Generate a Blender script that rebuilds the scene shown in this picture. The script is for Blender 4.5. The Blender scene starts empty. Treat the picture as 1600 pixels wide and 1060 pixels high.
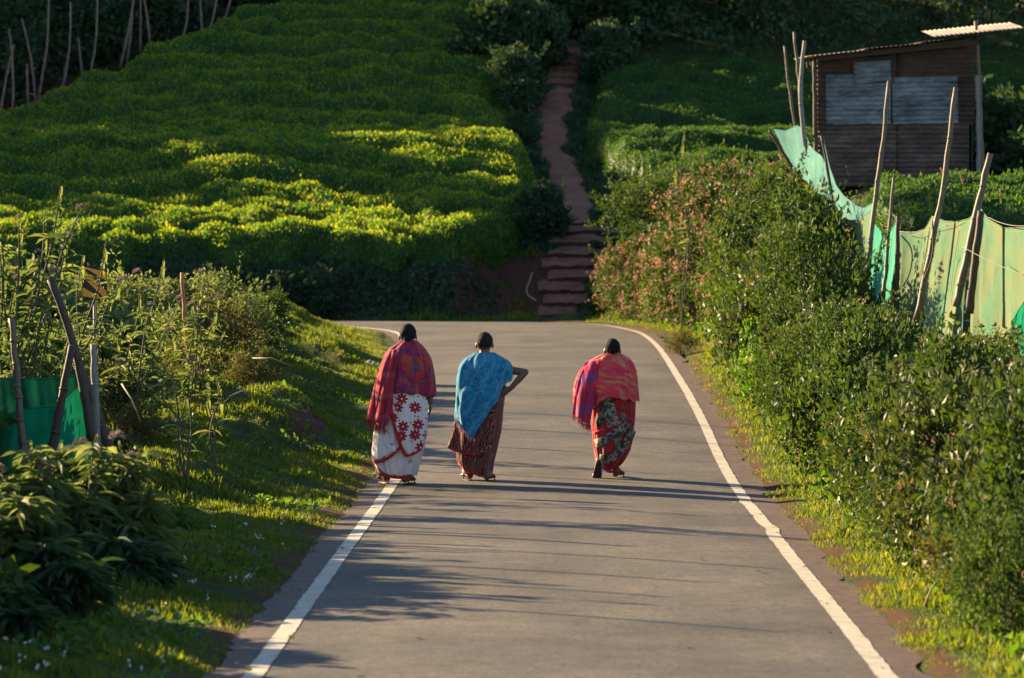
import bpy, math, random
import numpy as np
from mathutils import Vector, Matrix, noise
R_ = math.radians
random.seed(7); rng = np.random.default_rng(7)
S = bpy.context.scene
COL = S.collection

# ------------------------------------------------------------------ camera, sky, sun, exposure
CAM_Z = 2.15; PITCH = math.atan(120/6000)
cd = bpy.data.cameras.new('camera'); cam = bpy.data.objects.new('camera', cd); COL.objects.link(cam)
cam.location = (0, 0, CAM_Z); cam.rotation_euler = (math.pi/2 - PITCH, 0, 0)
cd.sensor_width = 36; cd.lens = 135; cd.clip_start = .1; cd.clip_end = 3000
cd.dof.use_dof = True; cd.dof.focus_distance = 36.5; cd.dof.aperture_fstop = 4.2
S.camera = cam
SUN_EL = 18.5; SUN_DIR = Vector((-.80, .60, 0)).normalized()          # horizontal direction towards the sun
w = bpy.data.worlds.new('World'); S.world = w; w.use_nodes = True
nt = w.node_tree; nt.nodes.clear()
sky = nt.nodes.new('ShaderNodeTexSky'); sky.sky_type = 'NISHITA'; sky.sun_disc = False
sky.sun_elevation = R_(SUN_EL); sky.sun_rotation = math.atan2(SUN_DIR.x, SUN_DIR.y); sky.altitude = 1800
bg = nt.nodes.new('ShaderNodeBackground'); bg.inputs[1].default_value = .062
wo = nt.nodes.new('ShaderNodeOutputWorld')
nt.links.new(sky.outputs[0], bg.inputs[0]); nt.links.new(bg.outputs[0], wo.inputs[0])
sl = bpy.data.lights.new('sun', 'SUN'); sl.energy = 5.0; sl.angle = R_(.6); sl.color = (1, .75, .42)
sun = bpy.data.objects.new('sun', sl); COL.objects.link(sun)
sv = Vector((SUN_DIR.x*math.cos(R_(SUN_EL)), SUN_DIR.y*math.cos(R_(SUN_EL)), math.sin(R_(SUN_EL))))
sun.rotation_euler = sv.to_track_quat('Z', 'Y').to_euler(); sun.location = (-30, 40, 30)
S.view_settings.view_transform = 'Standard'; S.view_settings.look = 'None'
S.view_settings.exposure = 2.25; S.view_settings.gamma = 1; S.view_settings.use_curve_mapping = False
S.render.engine = 'CYCLES'
S.cycles.max_bounces = 6; S.cycles.transparent_max_bounces = 12

# ------------------------------------------------------------------ helpers
def pt(u, v, Y):
    "world point at depth Y seen at photo pixel u, v"
    xc, yc = (u-800)/6000, (530-v)/6000
    d = Vector((xc, math.cos(PITCH)+yc*math.sin(PITCH), -math.sin(PITCH)+yc*math.cos(PITCH)))
    return Vector((0, 0, CAM_Z)) + d*(Y/d.y)

def tag(o, label=None, cat=None, group=None, kind=None):
    if label: o['label'] = label
    if cat: o['category'] = cat
    if group: o['group'] = group
    if kind: o['kind'] = kind
    return o

def link(name, me, mat=None, parent=None, loc=None, rz=None):
    o = bpy.data.objects.new(name, me); COL.objects.link(o)
    if mat is not None and me is not None and not me.materials: me.materials.append(mat)
    if parent: o.parent = parent
    if loc is not None: o.location = loc
    if rz is not None: o.rotation_euler = (0, 0, rz)
    return o

def empty(name, loc=(0, 0, 0), rz=0):
    o = bpy.data.objects.new(name, None); COL.objects.link(o); o.location = loc; o.rotation_euler = (0, 0, rz)
    o.empty_display_size = .2
    return o

def mesh_np(name, V, F, rnd=None, smooth=False, uv=None):
    V = np.asarray(V, np.float32); F = np.asarray(F, np.int32)
    me = bpy.data.meshes.new(name)
    k = F.shape[1]; n = len(F)
    me.vertices.add(len(V)); me.vertices.foreach_set('co', V.ravel())
    me.loops.add(n*k); me.loops.foreach_set('vertex_index', F.ravel())
    me.polygons.add(n)
    me.polygons.foreach_set('loop_start', np.arange(0, n*k, k, dtype=np.int32))
    me.polygons.foreach_set('loop_total', np.full(n, k, np.int32))
    me.polygons.foreach_set('use_smooth', np.full(n, smooth))
    if rnd is not None:
        a = me.attributes.new('rnd', 'FLOAT', 'FACE'); a.data.foreach_set('value', np.asarray(rnd, np.float32))
    me.update(calc_edges=True)
    if uv is not None:
        l = me.uv_layers.new(name='UVMap'); l.data.foreach_set('uv', np.asarray(uv, np.float32)[F.ravel()].ravel())
    return me

def grid_mesh(name, P, closed=False, uv=None, smooth=True, rnd=None):
    "P: rows x cols x 3"
    r, c = P.shape[:2]
    idx = np.arange(r*c).reshape(r, c)
    if closed: a = idx[:-1]; b = np.roll(idx, -1, 1)[:-1]; d = idx[1:]; e = np.roll(idx, -1, 1)[1:]
    else: a = idx[:-1, :-1]; b = idx[:-1, 1:]; d = idx[1:, :-1]; e = idx[1:, 1:]
    F = np.stack([a, b, e, d], -1).reshape(-1, 4)
    return mesh_np(name, P.reshape(-1, 3), F, smooth=smooth, uv=None if uv is None else uv.reshape(-1, 2), rnd=rnd)

def ss(x, a, b):
    t = np.clip((np.asarray(x, float)-a)/(b-a), 0, 1); return t*t*(3-2*t)

def tube(pts, radii, sides=7, V=None, F=None):
    "append a tapered tube along pts; returns V, F lists (quads)"
    V = [] if V is None else V; F = [] if F is None else F
    pts = [Vector(p) for p in pts]; base = len(V); n = len(pts)
    for i, p in enumerate(pts):
        d = (pts[min(i+1, n-1)] - pts[max(i-1, 0)]).normalized()
        a = d.orthogonal().normalized() if i == 0 else (a - d*a.dot(d)).normalized()
        b = d.cross(a)
        for k in range(sides):
            t = 2*math.pi*k/sides
            V.append(p + (a*math.cos(t) + b*math.sin(t))*radii[i])
    for i in range(n-1):
        for k in range(sides):
            F.append((base+i*sides+k, base+i*sides+(k+1) % sides, base+(i+1)*sides+(k+1) % sides, base+(i+1)*sides+k))
    c0, c1 = len(V), len(V)+1
    V.append(pts[0]); V.append(pts[-1])
    for k in range(sides):
        F.append((c0, base+(k+1) % sides, base+k, c0)); e = base+(n-1)*sides
        F.append((c1, e+k, e+(k+1) % sides, c1))
    return V, F

def pymesh(name, V, F, smooth=True):
    me = bpy.data.meshes.new(name)
    F = [tuple(dict.fromkeys(f)) for f in F]
    me.from_pydata([tuple(v) for v in V], [], F); me.update()
    me.polygons.foreach_set('use_smooth', [smooth]*len(me.polygons))
    return me

def box(V, F, c, s, rot=None, jit=0):
    b = len(V)
    for dx in (-1, 1):
        for dy in (-1, 1):
            for dz in (-1, 1):
                p = Vector((dx*s[0]/2, dy*s[1]/2, dz*s[2]/2))
                if jit: p += Vector((random.uniform(-jit, jit), random.uniform(-jit, jit), random.uniform(-jit, jit)))
                if rot: p = rot @ p
                V.append(p + Vector(c))
    for f in ((0, 1, 3, 2), (4, 6, 7, 5), (0, 4, 5, 1), (2, 3, 7, 6), (0, 2, 6, 4), (1, 5, 7, 3)): F.append(tuple(b+i for i in f))

# ------------------------------------------------------------------ materials
def new_mat(name):
    m = bpy.data.materials.new(name); m.use_nodes = True; n = m.node_tree
    n.nodes.clear(); out = n.nodes.new('ShaderNodeOutputMaterial'); return m, n, out
def N(n, t, **kw):
    x = n.nodes.new(t)
    for k, v in kw.items(): setattr(x, k, v)
    return x
def ramp(n, fac, stops, interp='LINEAR'):
    r = N(n, 'ShaderNodeValToRGB'); r.color_ramp.interpolation = interp
    el = r.color_ramp.elements
    while len(el) > 1: el.remove(el[-1])
    el[0].position = stops[0][0]; el[0].color = (*stops[0][1], 1)
    for p, c in stops[1:]:
        e = el.new(p); e.color = (*c, 1)
    if fac is not None: n.links.new(fac, r.inputs[0])
    return r.outputs[0]
def noise_tex(n, scale, detail=4, rough=.6, co=None, dist=0):
    t = N(n, 'ShaderNodeTexNoise'); t.inputs['Scale'].default_value = scale; t.inputs['Detail'].default_value = detail
    t.inputs['Roughness'].default_value = rough; t.inputs['Distortion'].default_value = dist
    if co is not None: n.links.new(co, t.inputs['Vector'])
    return t.outputs['Fac']
def pos(n): return N(n, 'ShaderNodeNewGeometry').outputs['Position']
def objco(n): return N(n, 'ShaderNodeTexCoord').outputs['Object']
def uvco(n): return N(n, 'ShaderNodeTexCoord').outputs['UV']
def mixc(n, f, a, b, mode='MIX'):
    m = N(n, 'ShaderNodeMix', data_type='RGBA', blend_type=mode)
    for s, v in ((0, f), (6, a), (7, b)):
        if hasattr(v, 'is_linked') or hasattr(v, 'node'): n.links.new(v, m.inputs[s])
        elif s == 0: m.inputs[0].default_value = v
        else: m.inputs[s].default_value = (*v, 1)
    return m.outputs[2]
def mth(n, op, a, b=0, c=0):
    m = N(n, 'ShaderNodeMath', operation=op)
    for i, v in enumerate((a, b, c)):
        if hasattr(v, 'node'): n.links.new(v, m.inputs[i])
        else: m.inputs[i].default_value = v
    return m.outputs[0]
def finish(n, out, col, rough=.7, spec=.3, bump=None, bstr=.3, bdist=.01, transl=0, metallic=0, sheen=0, tcol=None):
    p = N(n, 'ShaderNodeBsdfPrincipled')
    if hasattr(col, 'node'): n.links.new(col, p.inputs['Base Color'])
    else: p.inputs['Base Color'].default_value = (*col, 1)
    if hasattr(rough, 'node'): n.links.new(rough, p.inputs['Roughness'])
    else: p.inputs['Roughness'].default_value = rough
    p.inputs['Specular IOR Level'].default_value = spec; p.inputs['Metallic'].default_value = metallic
    if sheen: p.inputs['Sheen Weight'].default_value = sheen
    if bump is not None:
        b = N(n, 'ShaderNodeBump'); b.inputs['Strength'].default_value = bstr; b.inputs['Distance'].default_value = bdist
        n.links.new(bump, b.inputs['Height']); n.links.new(b.outputs[0], p.inputs['Normal'])
    sh = p.outputs[0]
    if transl:
        t = N(n, 'ShaderNodeBsdfTranslucent'); tc = tcol if tcol is not None else col
        if hasattr(tc, 'node'): n.links.new(tc, t.inputs[0])
        else: t.inputs[0].default_value = (*tc, 1)
        mx = N(n, 'ShaderNodeMixShader'); mx.inputs[0].default_value = transl
        n.links.new(sh, mx.inputs[1]); n.links.new(t.outputs[0], mx.inputs[2]); sh = mx.outputs[0]
    n.links.new(sh, out.inputs[0])

def leaf_mat(name, stops, transl=.4, rough=.45, spec=.35, tmul=(1.6, 1.7, .5), patch=1.2):
    m, n, out = new_mat(name)
    a = N(n, 'ShaderNodeAttribute', attribute_name='rnd').outputs['Fac']
    nz = noise_tex(n, patch, 3, .6, pos(n))
    f = mth(n, 'ADD', mth(n, 'MULTIPLY', a, .6), mth(n, 'MULTIPLY', mth(n, 'SUBTRACT', nz, .3), 1.0))
    c = ramp(n, f, stops)
    tc = mixc(n, 1.0, c, tmul, 'MULTIPLY')
    finish(n, out, c, rough, spec, transl=transl, tcol=tc)
    return m

def simple(name, c1, c2, scale=8, rough=.75, spec=.3, bstr=.3, stretch=None, transl=0, obj=True, metallic=0, bdist=.01):
    m, n, out = new_mat(name); co = objco(n) if obj else pos(n)
    if stretch:
        mp = N(n, 'ShaderNodeMapping'); mp.inputs['Scale'].default_value = stretch
        n.links.new(co, mp.inputs[0]); co = mp.outputs[0]
    nz = noise_tex(n, scale, 6, .65, co)
    c = ramp(n, nz, [(.3, c1), (.7, c2)])
    finish(n, out, c, rough, spec, nz, bstr, bdist, transl=transl, metallic=metallic)
    return m

M = {}
M['tea'] = leaf_mat('tea_leaf', [(.1, (.018, .058, .015)), (.42, (.036, .105, .020)), (.68, (.060, .140, .020)), (.90, (.11, .175, .020)), (1, (.16, .20, .022))], .48, .55, .22, tmul=(2.8, 2.25, .35))
M['tea_shaded'] = leaf_mat('shaded_tea_leaf', [(.1, (.015, .046, .013)), (.42, (.028, .080, .017)), (.68, (.046, .110, .020)), (1, (.09, .15, .022))], .4, .6, .2, tmul=(1.9, 1.7, .4))  # darker copy of tea leaf; shade on the right fields put into its colour
M['hedge'] = leaf_mat('hedge_leaf', [(.1, (.015, .034, .010)), (.5, (.034, .064, .016)), (.8, (.056, .092, .025)), (1, (.11, .13, .045))], .36, .6, .2, tmul=(1.7, 1.6, .45))
M['hedge2'] = leaf_mat('olive_leaf', [(.1, (.016, .032, .012)), (.45, (.034, .058, .018)), (.7, (.060, .082, .028)), (1, (.15, .11, .06))], .35, .5, .3, tmul=(1.8, 1.6, .5))
M['bright'] = leaf_mat('bright_leaf', [(.1, (.03, .07, .012)), (.5, (.055, .12, .018)), (1, (.10, .17, .03))], .45, .5, .3, tmul=(1.8, 1.7, .4))
M['grey_leaf'] = leaf_mat('grey_leaf', [(.1, (.040, .070, .028)), (.5, (.080, .12, .045)), (1, (.20, .22, .11))], .42, .65, .2, tmul=(1.9, 1.7, .8))
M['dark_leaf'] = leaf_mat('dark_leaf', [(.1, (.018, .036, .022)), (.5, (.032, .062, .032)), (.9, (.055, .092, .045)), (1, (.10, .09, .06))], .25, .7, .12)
M['dry_leaf'] = leaf_mat('dry_leaf', [(.1, (.05, .045, .02)), (.5, (.09, .085, .03)), (1, (.16, .12, .05))], .35, .6, .2)
M['grass'] = leaf_mat('grass_blade', [(.1, (.024, .048, .012)), (.42, (.048, .088, .018)), (.72, (.095, .130, .026)), (1, (.16, .145, .045))], .45, .6, .2, tmul=(2.9, 2.3, .35), patch=1.6)
M['pink'] = leaf_mat('pink_petal', [(.1, (.36, .11, .09)), (.5, (.50, .22, .16)), (1, (.60, .40, .25))], .3, .6, .2, tmul=(1, 1, 1))
M['white_petal'] = leaf_mat('white_petal', [(.1, (.45, .42, .38)), (1, (.65, .62, .55))], .3, .6, .2, tmul=(1, 1, 1))
M['lilac'] = leaf_mat('lilac_bloom', [(.1, (.16, .10, .11)), (1, (.30, .22, .20))], .3, .7, .2, tmul=(1, 1, 1))
M['stem'] = simple('stem_bark', (.045, .035, .02), (.11, .09, .055), 30)
M['bark'] = simple('dark_bark', (.02, .015, .01), (.06, .045, .03), 20)
M['pale_bark'] = simple('pale_bark', (.25, .2, .15), (.4, .33, .25), 14)
M['bamboo'] = simple('weathered_bamboo', (.06, .043, .030), (.165, .12, .082), 12, .6, stretch=(6, 6, .8))
M['wood_dark'] = simple('dark_wood', (.025, .018, .014), (.075, .05, .035), 14, .7, stretch=(5, 5, .7))
M['wood_grey'] = simple('grey_wood', (.10, .10, .10), (.22, .20, .18), 14, .7, stretch=(5, 5, .7))
M['wood_orange'] = simple('orange_wood', (.22, .09, .03), (.38, .17, .07), 14, .7, stretch=(5, 5, .7))
M['pole'] = simple('pole_wood', (.08, .056, .046), (.20, .145, .115), 10, .7)
M['skin'] = simple('brown_skin', (.095, .042, .024), (.125, .058, .034), 25, .5, .4, .1)
M['hair'] = simple('dark_hair', (.006, .005, .005), (.013, .011, .010), 60, .8, .10, .4, stretch=(3, 3, .6), bdist=.004)
M['grey_hair'] = simple('greying_hair', (.009, .007, .006), (.024, .019, .016), 60, .8, .10, .4, stretch=(3, 3, .6), bdist=.004)
M['sandal'] = simple('sandal_rubber', (.02, .014, .012), (.05, .03, .025), 30)
M['soil'] = simple('red_soil', (.085, .028, .016), (.17, .062, .036), 3, .95, .1, .6, obj=False, bdist=.04)
M['riser'] = simple('shaded_riser_clay', (.035, .018, .014), (.085, .038, .027), 3, .95, .1, .6, obj=False, bdist=.03)  # clay of the step fronts, darkened to strengthen the shade on them
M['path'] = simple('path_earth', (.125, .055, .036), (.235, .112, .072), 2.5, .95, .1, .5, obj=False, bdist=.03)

# asphalt: fine aggregate, blotches, faint long streaks
m, n, out = new_mat('asphalt'); P_ = pos(n)
f1 = noise_tex(n, 90, 3, .7, P_); f2 = noise_tex(n, .55, 5, .65, P_)
mp = N(n, 'ShaderNodeMapping'); mp.inputs['Scale'].default_value = (1.6, .12, 1); n.links.new(P_, mp.inputs[0])
f3 = noise_tex(n, 1.4, 4, .6, mp.outputs[0])
f4 = noise_tex(n, 7, 4, .7, P_)
base = ramp(n, f2, [(.36, (.042, .037, .032)), (.64, (.093, .079, .065))])
base = mixc(n, .55, base, ramp(n, f3, [(.3, (.7, .68, .66)), (.7, (1.15, 1.12, 1.1))]), 'MULTIPLY')
base = mixc(n, .5, base, ramp(n, f4, [(.34, (.55, .55, .55)), (.56, (1.15, 1.15, 1.15))]), 'MULTIPLY')
f5 = noise_tex(n, 28, 4, .8, P_); base = mixc(n, .8, base, ramp(n, f5, [(.38, (.6, .6, .6)), (.5, (1, 1, 1)), (.62, (1.35, 1.33, 1.3))]), 'MULTIPLY')
base = mixc(n, .9, base, ramp(n, f1, [(.36, (.42, .42, .43)), (.5, (1, 1, 1)), (.64, (1.75, 1.7, 1.62))]), 'MULTIPLY')
vc = N(n, 'ShaderNodeTexVoronoi', feature='DISTANCE_TO_EDGE'); vc.inputs['Scale'].default_value = .32
dn = N(n, 'ShaderNodeTexNoise'); dn.inputs['Scale'].default_value = 1.6; dn.inputs['Detail'].default_value = 6; n.links.new(P_, dn.inputs['Vector'])
vadd = N(n, 'ShaderNodeVectorMath', operation='MULTIPLY_ADD'); n.links.new(dn.outputs['Color'], vadd.inputs[0]); vadd.inputs[1].default_value = (1.6, 1.6, 0); n.links.new(P_, vadd.inputs[2])
n.links.new(vadd.outputs[0], vc.inputs['Vector'])
crk = ramp(n, vc.outputs['Distance'], [(0, (.45, .45, .45)), (.006, (1, 1, 1))])
crm = ramp(n, noise_tex(n, .35, 2, .5, P_), [(.5, (0, 0, 0)), (.62, (1, 1, 1))])
base = mixc(n, crm, base, mixc(n, 1.0, base, crk, 'MULTIPLY'))
lat = N(n, 'ShaderNodeAttribute', attribute_name='lat').outputs['Fac']
lane = mth(n, 'ABSOLUTE', mth(n, 'SINE', mth(n, 'MULTIPLY', lat, 6.283)))
base = mixc(n, mth(n, 'MULTIPLY', lane, .30), base, mixc(n, 1.0, base, (1.3, 1.29, 1.27), 'MULTIPLY'))
ed = N(n, 'ShaderNodeAttribute', attribute_name='edge').outputs['Fac']
edn = ramp(n, mth(n, 'ADD', ed, mth(n, 'MULTIPLY', mth(n, 'SUBTRACT', noise_tex(n, 2.2, 6, .7, P_), .5), .9)), [(.45, (0, 0, 0)), (.85, (1, 1, 1))])
base = mixc(n, edn, base, mixc(n, .8, ramp(n, f4, [(.35, (.050, .030, .022)), (.6, (.10, .060, .042))]), (1, 1, 1), 'MULTIPLY'))
finish(n, out, base, .75, .3, f1, .6, .006)
M['asphalt'] = m
# road paint, worn
m, n, out = new_mat('road_paint'); P_ = pos(n)
wr = noise_tex(n, 6, 8, .75, P_); fn = noise_tex(n, 60, 3, .6, P_)
c = ramp(n, wr, [(.33, (.12, .10, .08)), (.40, (.34, .30, .24)), (.6, (.46, .42, .34))])
c = mixc(n, .5, c, ramp(n, fn, [(.3, (.75, .75, .75)), (.6, (1, 1, 1))]), 'MULTIPLY')
finish(n, out, c, .7, .3, fn, .3, .003); M['paint'] = m
# ground: grass / litter / red soil by a colour attribute
m, n, out = new_mat('ground_cover'); P_ = pos(n)
z1 = noise_tex(n, 1.3, 8, .7, P_); z2 = noise_tex(n, 14, 6, .75, P_)
g = ramp(n, z1, [(.3, (.020, .040, .010)), (.5, (.04, .065, .015)), (.7, (.075, .070, .026))])
g = mixc(n, .8, g, ramp(n, z2, [(.3, (.45, .45, .45)), (.7, (1.4, 1.35, 1.3))]), 'MULTIPLY')
s = ramp(n, z2, [(.3, (.048, .022, .014)), (.7, (.12, .052, .032))])
at = N(n, 'ShaderNodeAttribute', attribute_name='soil').outputs['Fac']
f = ramp(n, mth(n, 'ADD', at, mth(n, 'MULTIPLY', mth(n, 'SUBTRACT', z1, .5), 1.1)), [(.42, (0, 0, 0)), (.6, (1, 1, 1))])
finish(n, out, mixc(n, f, g, s), .95, .1, z2, .8, .06); M['ground'] = m

# ------------------------------------------------------------------ road curves
LR = [((-1.68, -10), (1.6, -10)), ((-1.55, 2), (1.73, 2)), ((-1.34, 19.87), (1.94, 19.87)), ((-1.25, 28), (2.03, 28)), ((-1.15, 36.6), (2.13, 36.6)), ((-1.05, 45.6), (2.24, 45.6)),
      ((-1.15, 54), (2.34, 54)), ((-1.5, 62), (2.46, 64)), ((-1.85, 68), (2.42, 70.5)), ((-2.2, 72), (2.2, 73.5)),
      ((-2.7, 74), (1.7, 76.6)), ((-3.3, 75.3), (.6, 78.6)), ((-4.2, 76), (-1.6, 79.6)), ((-8, 76.3), (-7, 80)), ((-40, 76.3), (-40, 80)), ((-80, 76.3), (-80, 80))]
def catmull(P, k=10):
    P = np.asarray(P, float); Q = np.vstack([2*P[0]-P[1], P, 2*P[-1]-P[-2]]); out = []
    for i in range(1, len(Q)-2):
        for t in np.arange(k)/k:
            a, b, c, d = Q[i-1], Q[i], Q[i+1], Q[i+2]
            out.append(.5*((2*b)+(-a+c)*t+(2*a-5*b+4*c-d)*t*t+(-a+3*b-3*c+d)*t**3))
    out.append(P[-1]); return np.array(out)
Lc = catmull([p[0] for p in LR]); Rc = catmull([p[1] for p in LR])
Cc = (Lc+Rc)/2; HW = np.linalg.norm(Lc-Rc, axis=1)/2
_y = np.arange(-60, 700, .5)
_z = np.interp(_y, [-60, 38, 46, 54, 63, 70, 76, 80, 700], [0, 0, .33, .53, .68, .80, .90, .92, .92])
_z = np.convolve(np.pad(_z, 6, 'edge'), np.ones(13)/13, 'valid')
def zroad(y): return np.interp(y, _y, _z)
PATH = np.array([(1.05, 80.9), (1.16, 82), (1.5, 86.5), (1.42, 90), (1.0, 94), (1.06, 98), (1.35, 101), (1.6, 106), (1.7, 125)])
PZ_y = [80.5, 82, 86.5, 90, 94, 98, 101, 106, 125]; PZ_z = [.98, 1.15, 3.15, 3.95, 4.9, 6.0, 7.15, 8.9, 14.5]
def pathx(y): return np.interp(y, PATH[:, 1], PATH[:, 0])
TEA_H = .62
def hill(y): return np.interp(y, [70, 79, 82, 87, 90.5, 95, 106, 130, 200, 400, 1500], [1.6, 1.9, 2.1, 3.05, 4.45, 4.9, 8.9, 17, 44, 90, 140])
def plateau(y): return np.interp(y, [0, 10, 25, 35, 40, 45, 50, 56, 62, 80, 88, 92], [.6, .65, .75, .95, 1.15, 1.4, 1.7, 2.55, 3.35, 3.5, 3.6, 4.4])
rs = np.random.RandomState(3)
WAV = [(rs.uniform(.35, 2.6), rs.uniform(0, 6.3), rs.uniform(0, 6.3), rs.uniform(-1, 1), rs.uniform(-1, 1)) for _ in range(26)]
def bumps(x, y, amp=1.0):
    o = 0
    for f, p, q, a, b in WAV: o = o + np.sin(x*f*a*2+y*f*b*2+p)/(f+.6)
    return amp*o/6
def road_t(x, y):
    x = np.asarray(x, float).ravel(); y = np.asarray(y, float).ravel()
    t = np.empty(len(x)); sd = np.empty(len(x))
    T = np.gradient(Cc, axis=0)
    for i in range(0, len(x), 20000):
        X = x[i:i+20000, None]; Yy = y[i:i+20000, None]
        d2 = (X-Cc[:, 0])**2+(Yy-Cc[:, 1])**2; j = d2.argmin(1)
        # project on the tangent for accuracy
        tx = T[j]; tn = tx/np.linalg.norm(tx, axis=1)[:, None]
        rx = X[:, 0]-Cc[j, 0]; ry = Yy[:, 0]-Cc[j, 1]
        perp = rx*tn[:, 1]-ry*tn[:, 0]
        along = rx*tn[:, 0]+ry*tn[:, 1]
        dd = np.sqrt(perp**2+np.where((j == 0) | (j == len(Cc)-1), along, 0)**2)
        t[i:i+20000] = dd-HW[j]; sd[i:i+20000] = np.sign(perp)
    return t, sd
def ground_raw(x, y):
    shp = np.shape(x); x = np.asarray(x, float).ravel(); y = np.asarray(y, float).ravel()
    t, side = road_t(x, y); z0 = zroad(y)
    A = np.interp(y, [0, 15, 25, 32, 45, 53, 60, 72], [.05, .08, .16, .28, .42, .7, .92, .8])
    zl = z0-.05+.05*ss(t, .12, .26)+.03*ss(t, .26, .46)+A*ss(t, .4, 3.3)+np.clip(t-3, 0, 60)*.02
    flat = ss(-x, 2.35, 2.75)*(1-ss(-x, 3.6, 5))*ss(y, 31, 35)*(1-ss(y, 48, 53))
    mound = flat*.12+.20*np.exp(-((x+2.45)**2/.12+(y-41.5)**2/4))+.12*np.exp(-((x+2.0)**2/.06+(y-37.6)**2/1.2))+.14*np.exp(-((x+3.0)**2/.12+(y-34.6)**2/1.5))+.16*np.exp(-((x+2.2)**2/.15+(y-27)**2/1.5))+.18*np.exp(-((x+2.6)**2/.15+(y-24)**2/1.2))
    zl = zl+mound+(bumps(x*1.3, y*1.3, .12)+bumps(x*4.1, y*2.6, .13)+bumps(x*9.1, y*7.1, .02))*ss(t, .4, 1.6)
    a = ss(x, 2.2, 4.0)
    target = hill(y)*(1-a)+np.where(y < 92, plateau(y), hill(y))*a
    near = 1-ss(y, 66, 76)
    pathz = ss(x, -1.3, -.2)*(1-ss(x, 3.2, 4.5))*(1-near)
    wid = 1.2*(1-near)+2.3*near; wid = wid+pathz*4.5
    st = .75
    tt = np.clip((t-st)/wid, 0, 1); bank = tt*tt*(3-2*tt)
    zo = z0-.05+.05*ss(t, .12, .26)+.03*ss(t, .26, .46)
    zo = zo+(target-zo)*bank+(bumps(x*1.6, y*1.6, .12)+bumps(x*5, y*4, .16)*(1-ss(y, 86, 90))*(y > 78))*ss(t, .6, 2)
    # strip along the path
    pd = np.abs(x-pathx(y)); pz = np.interp(y, PZ_y, PZ_z)-.12
    pm = (1-ss(pd, .6, 1.5))*ss(y, 80.4, 81.6)*(1-ss(y, 112, 125)); zo = zo*(1-pm)+pz*pm
    # lower bare terrace left of the tea field
    bx = -12.9+.64*(y-96.5)
    lo = ss(bx-x, .3, 2.5)*ss(y, 92, 96)
    zo = zo-lo*1.1
    # far side hills
    z = np.where(side < 0, zl, zo)
    z = np.where(t < .12, z0-.05, z)
    return z.reshape(shp)
gx = np.concatenate([-np.geomspace(400, 24, 22), np.arange(-23, -2.9, .22), np.arange(-2.8, 3.6, .075), np.arange(3.7, 18.01, .22), np.geomspace(19, 400, 22)])
gy = np.concatenate([[-60, -30, -10, 0, 6, 10], np.arange(12, 30, .16), np.arange(30, 78, .22), np.arange(78, 90, .16), np.arange(90, 130, .4), np.geomspace(131, 1200, 30)])
GX, GY = np.meshgrid(gx, gy)
GZ = ground_raw(GX, GY)
def ground(x, y):
    x = np.asarray(x, float); y = np.asarray(y, float)
    i = np.clip(np.searchsorted(gx, x)-1, 0, len(gx)-2); j = np.clip(np.searchsorted(gy, y)-1, 0, len(gy)-2)
    fx = np.clip((x-gx[i])/(gx[i+1]-gx[i]), 0, 1); fy = np.clip((y-gy[j])/(gy[j+1]-gy[j]), 0, 1)
    return (GZ[j, i]*(1-fx)*(1-fy)+GZ[j, i+1]*fx*(1-fy)+GZ[j+1, i]*(1-fx)*fy+GZ[j+1, i+1]*fx*fy)
def gz(x, y): return float(ground(x, y))

me = grid_mesh('ground', np.dstack([GX, GY, GZ]))
me.materials.append(M['ground'])
tt, sd_ = road_t(GX, GY)
X_ = GX.ravel(); Y_ = GY.ravel()
soil = .15+.62*((X_ > -14) & (X_ < .75) & (Y_ > 80.8) & (Y_ < 86) & (sd_ > 0))
soil = np.maximum(soil, .62*(1-ss(np.abs(tt-.35), .0, .28)))
soil = np.maximum(soil, .95*((X_ < -12.9+.64*(Y_-96.5)-.4) & (Y_ > 93) & (Y_ < 104)))
soil = np.maximum(soil, .85*np.exp(-((X_+2.25)**2/.10+(Y_-41.5)**2/4)))
soil = np.maximum(soil, .8*np.exp(-((X_+2.9)**2/.10+(Y_-37)**2/2)))
soil = np.maximum(soil, .75*np.exp(-((X_+2.1)**2/.15+(Y_-34.6)**2/.8)))
a = me.attributes.new('soil', 'FLOAT', 'POINT'); a.data.foreach_set('value', soil.astype(np.float32))
tag(link('ground', me), kind='structure')

# road sheet, its two painted edge lines
Nn = len(Cc); Tn = np.gradient(Cc, axis=0); Tn /= np.linalg.norm(Tn, axis=1)[:, None]
def dens(A, k=6):
    i = np.arange(len(A)); j = np.linspace(0, len(A)-1, (len(A)-1)*k+1)
    return np.stack([np.interp(j, i, A[:, c]) for c in range(A.shape[1])], 1)
Ld, Rd = dens(Lc), dens(Rc); D = Rd-Ld; D /= np.linalg.norm(D, axis=1)[:, None]
jl = rng.normal(0, 1, len(Ld)); jr = rng.normal(0, 1, len(Ld))
ker = np.ones(3)/3; jl = np.convolve(jl, ker, 'same'); jr = np.convolve(jr, ker, 'same')
LO = Ld-D*(.27+.05*jl)[:, None]; RO = Rd+D*(.29+.06*jr)[:, None]
ts = np.linspace(0, 1, 12)
RP = LO[:, None, :]*(1-ts)[None, :, None]+RO[:, None, :]*ts[None, :, None]
crown = .03*(1-(2*ts-1)**2)
def road_surf(x, y, t=None): return zroad(y)
RPz = zroad(RP[..., 1])+crown[None, :]
ro = link('road', grid_mesh('road', np.dstack([RP, RPz])), M['asphalt']); tag(ro, kind='structure')
ea = ro.data.attributes.new('edge', 'FLOAT', 'POINT'); ea.data.foreach_set('value', np.tile(np.maximum(np.clip((ts-.80)/.2, 0, 1), np.clip((.10-ts)/.1, 0, 1)), len(Ld)).astype(np.float32))
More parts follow.
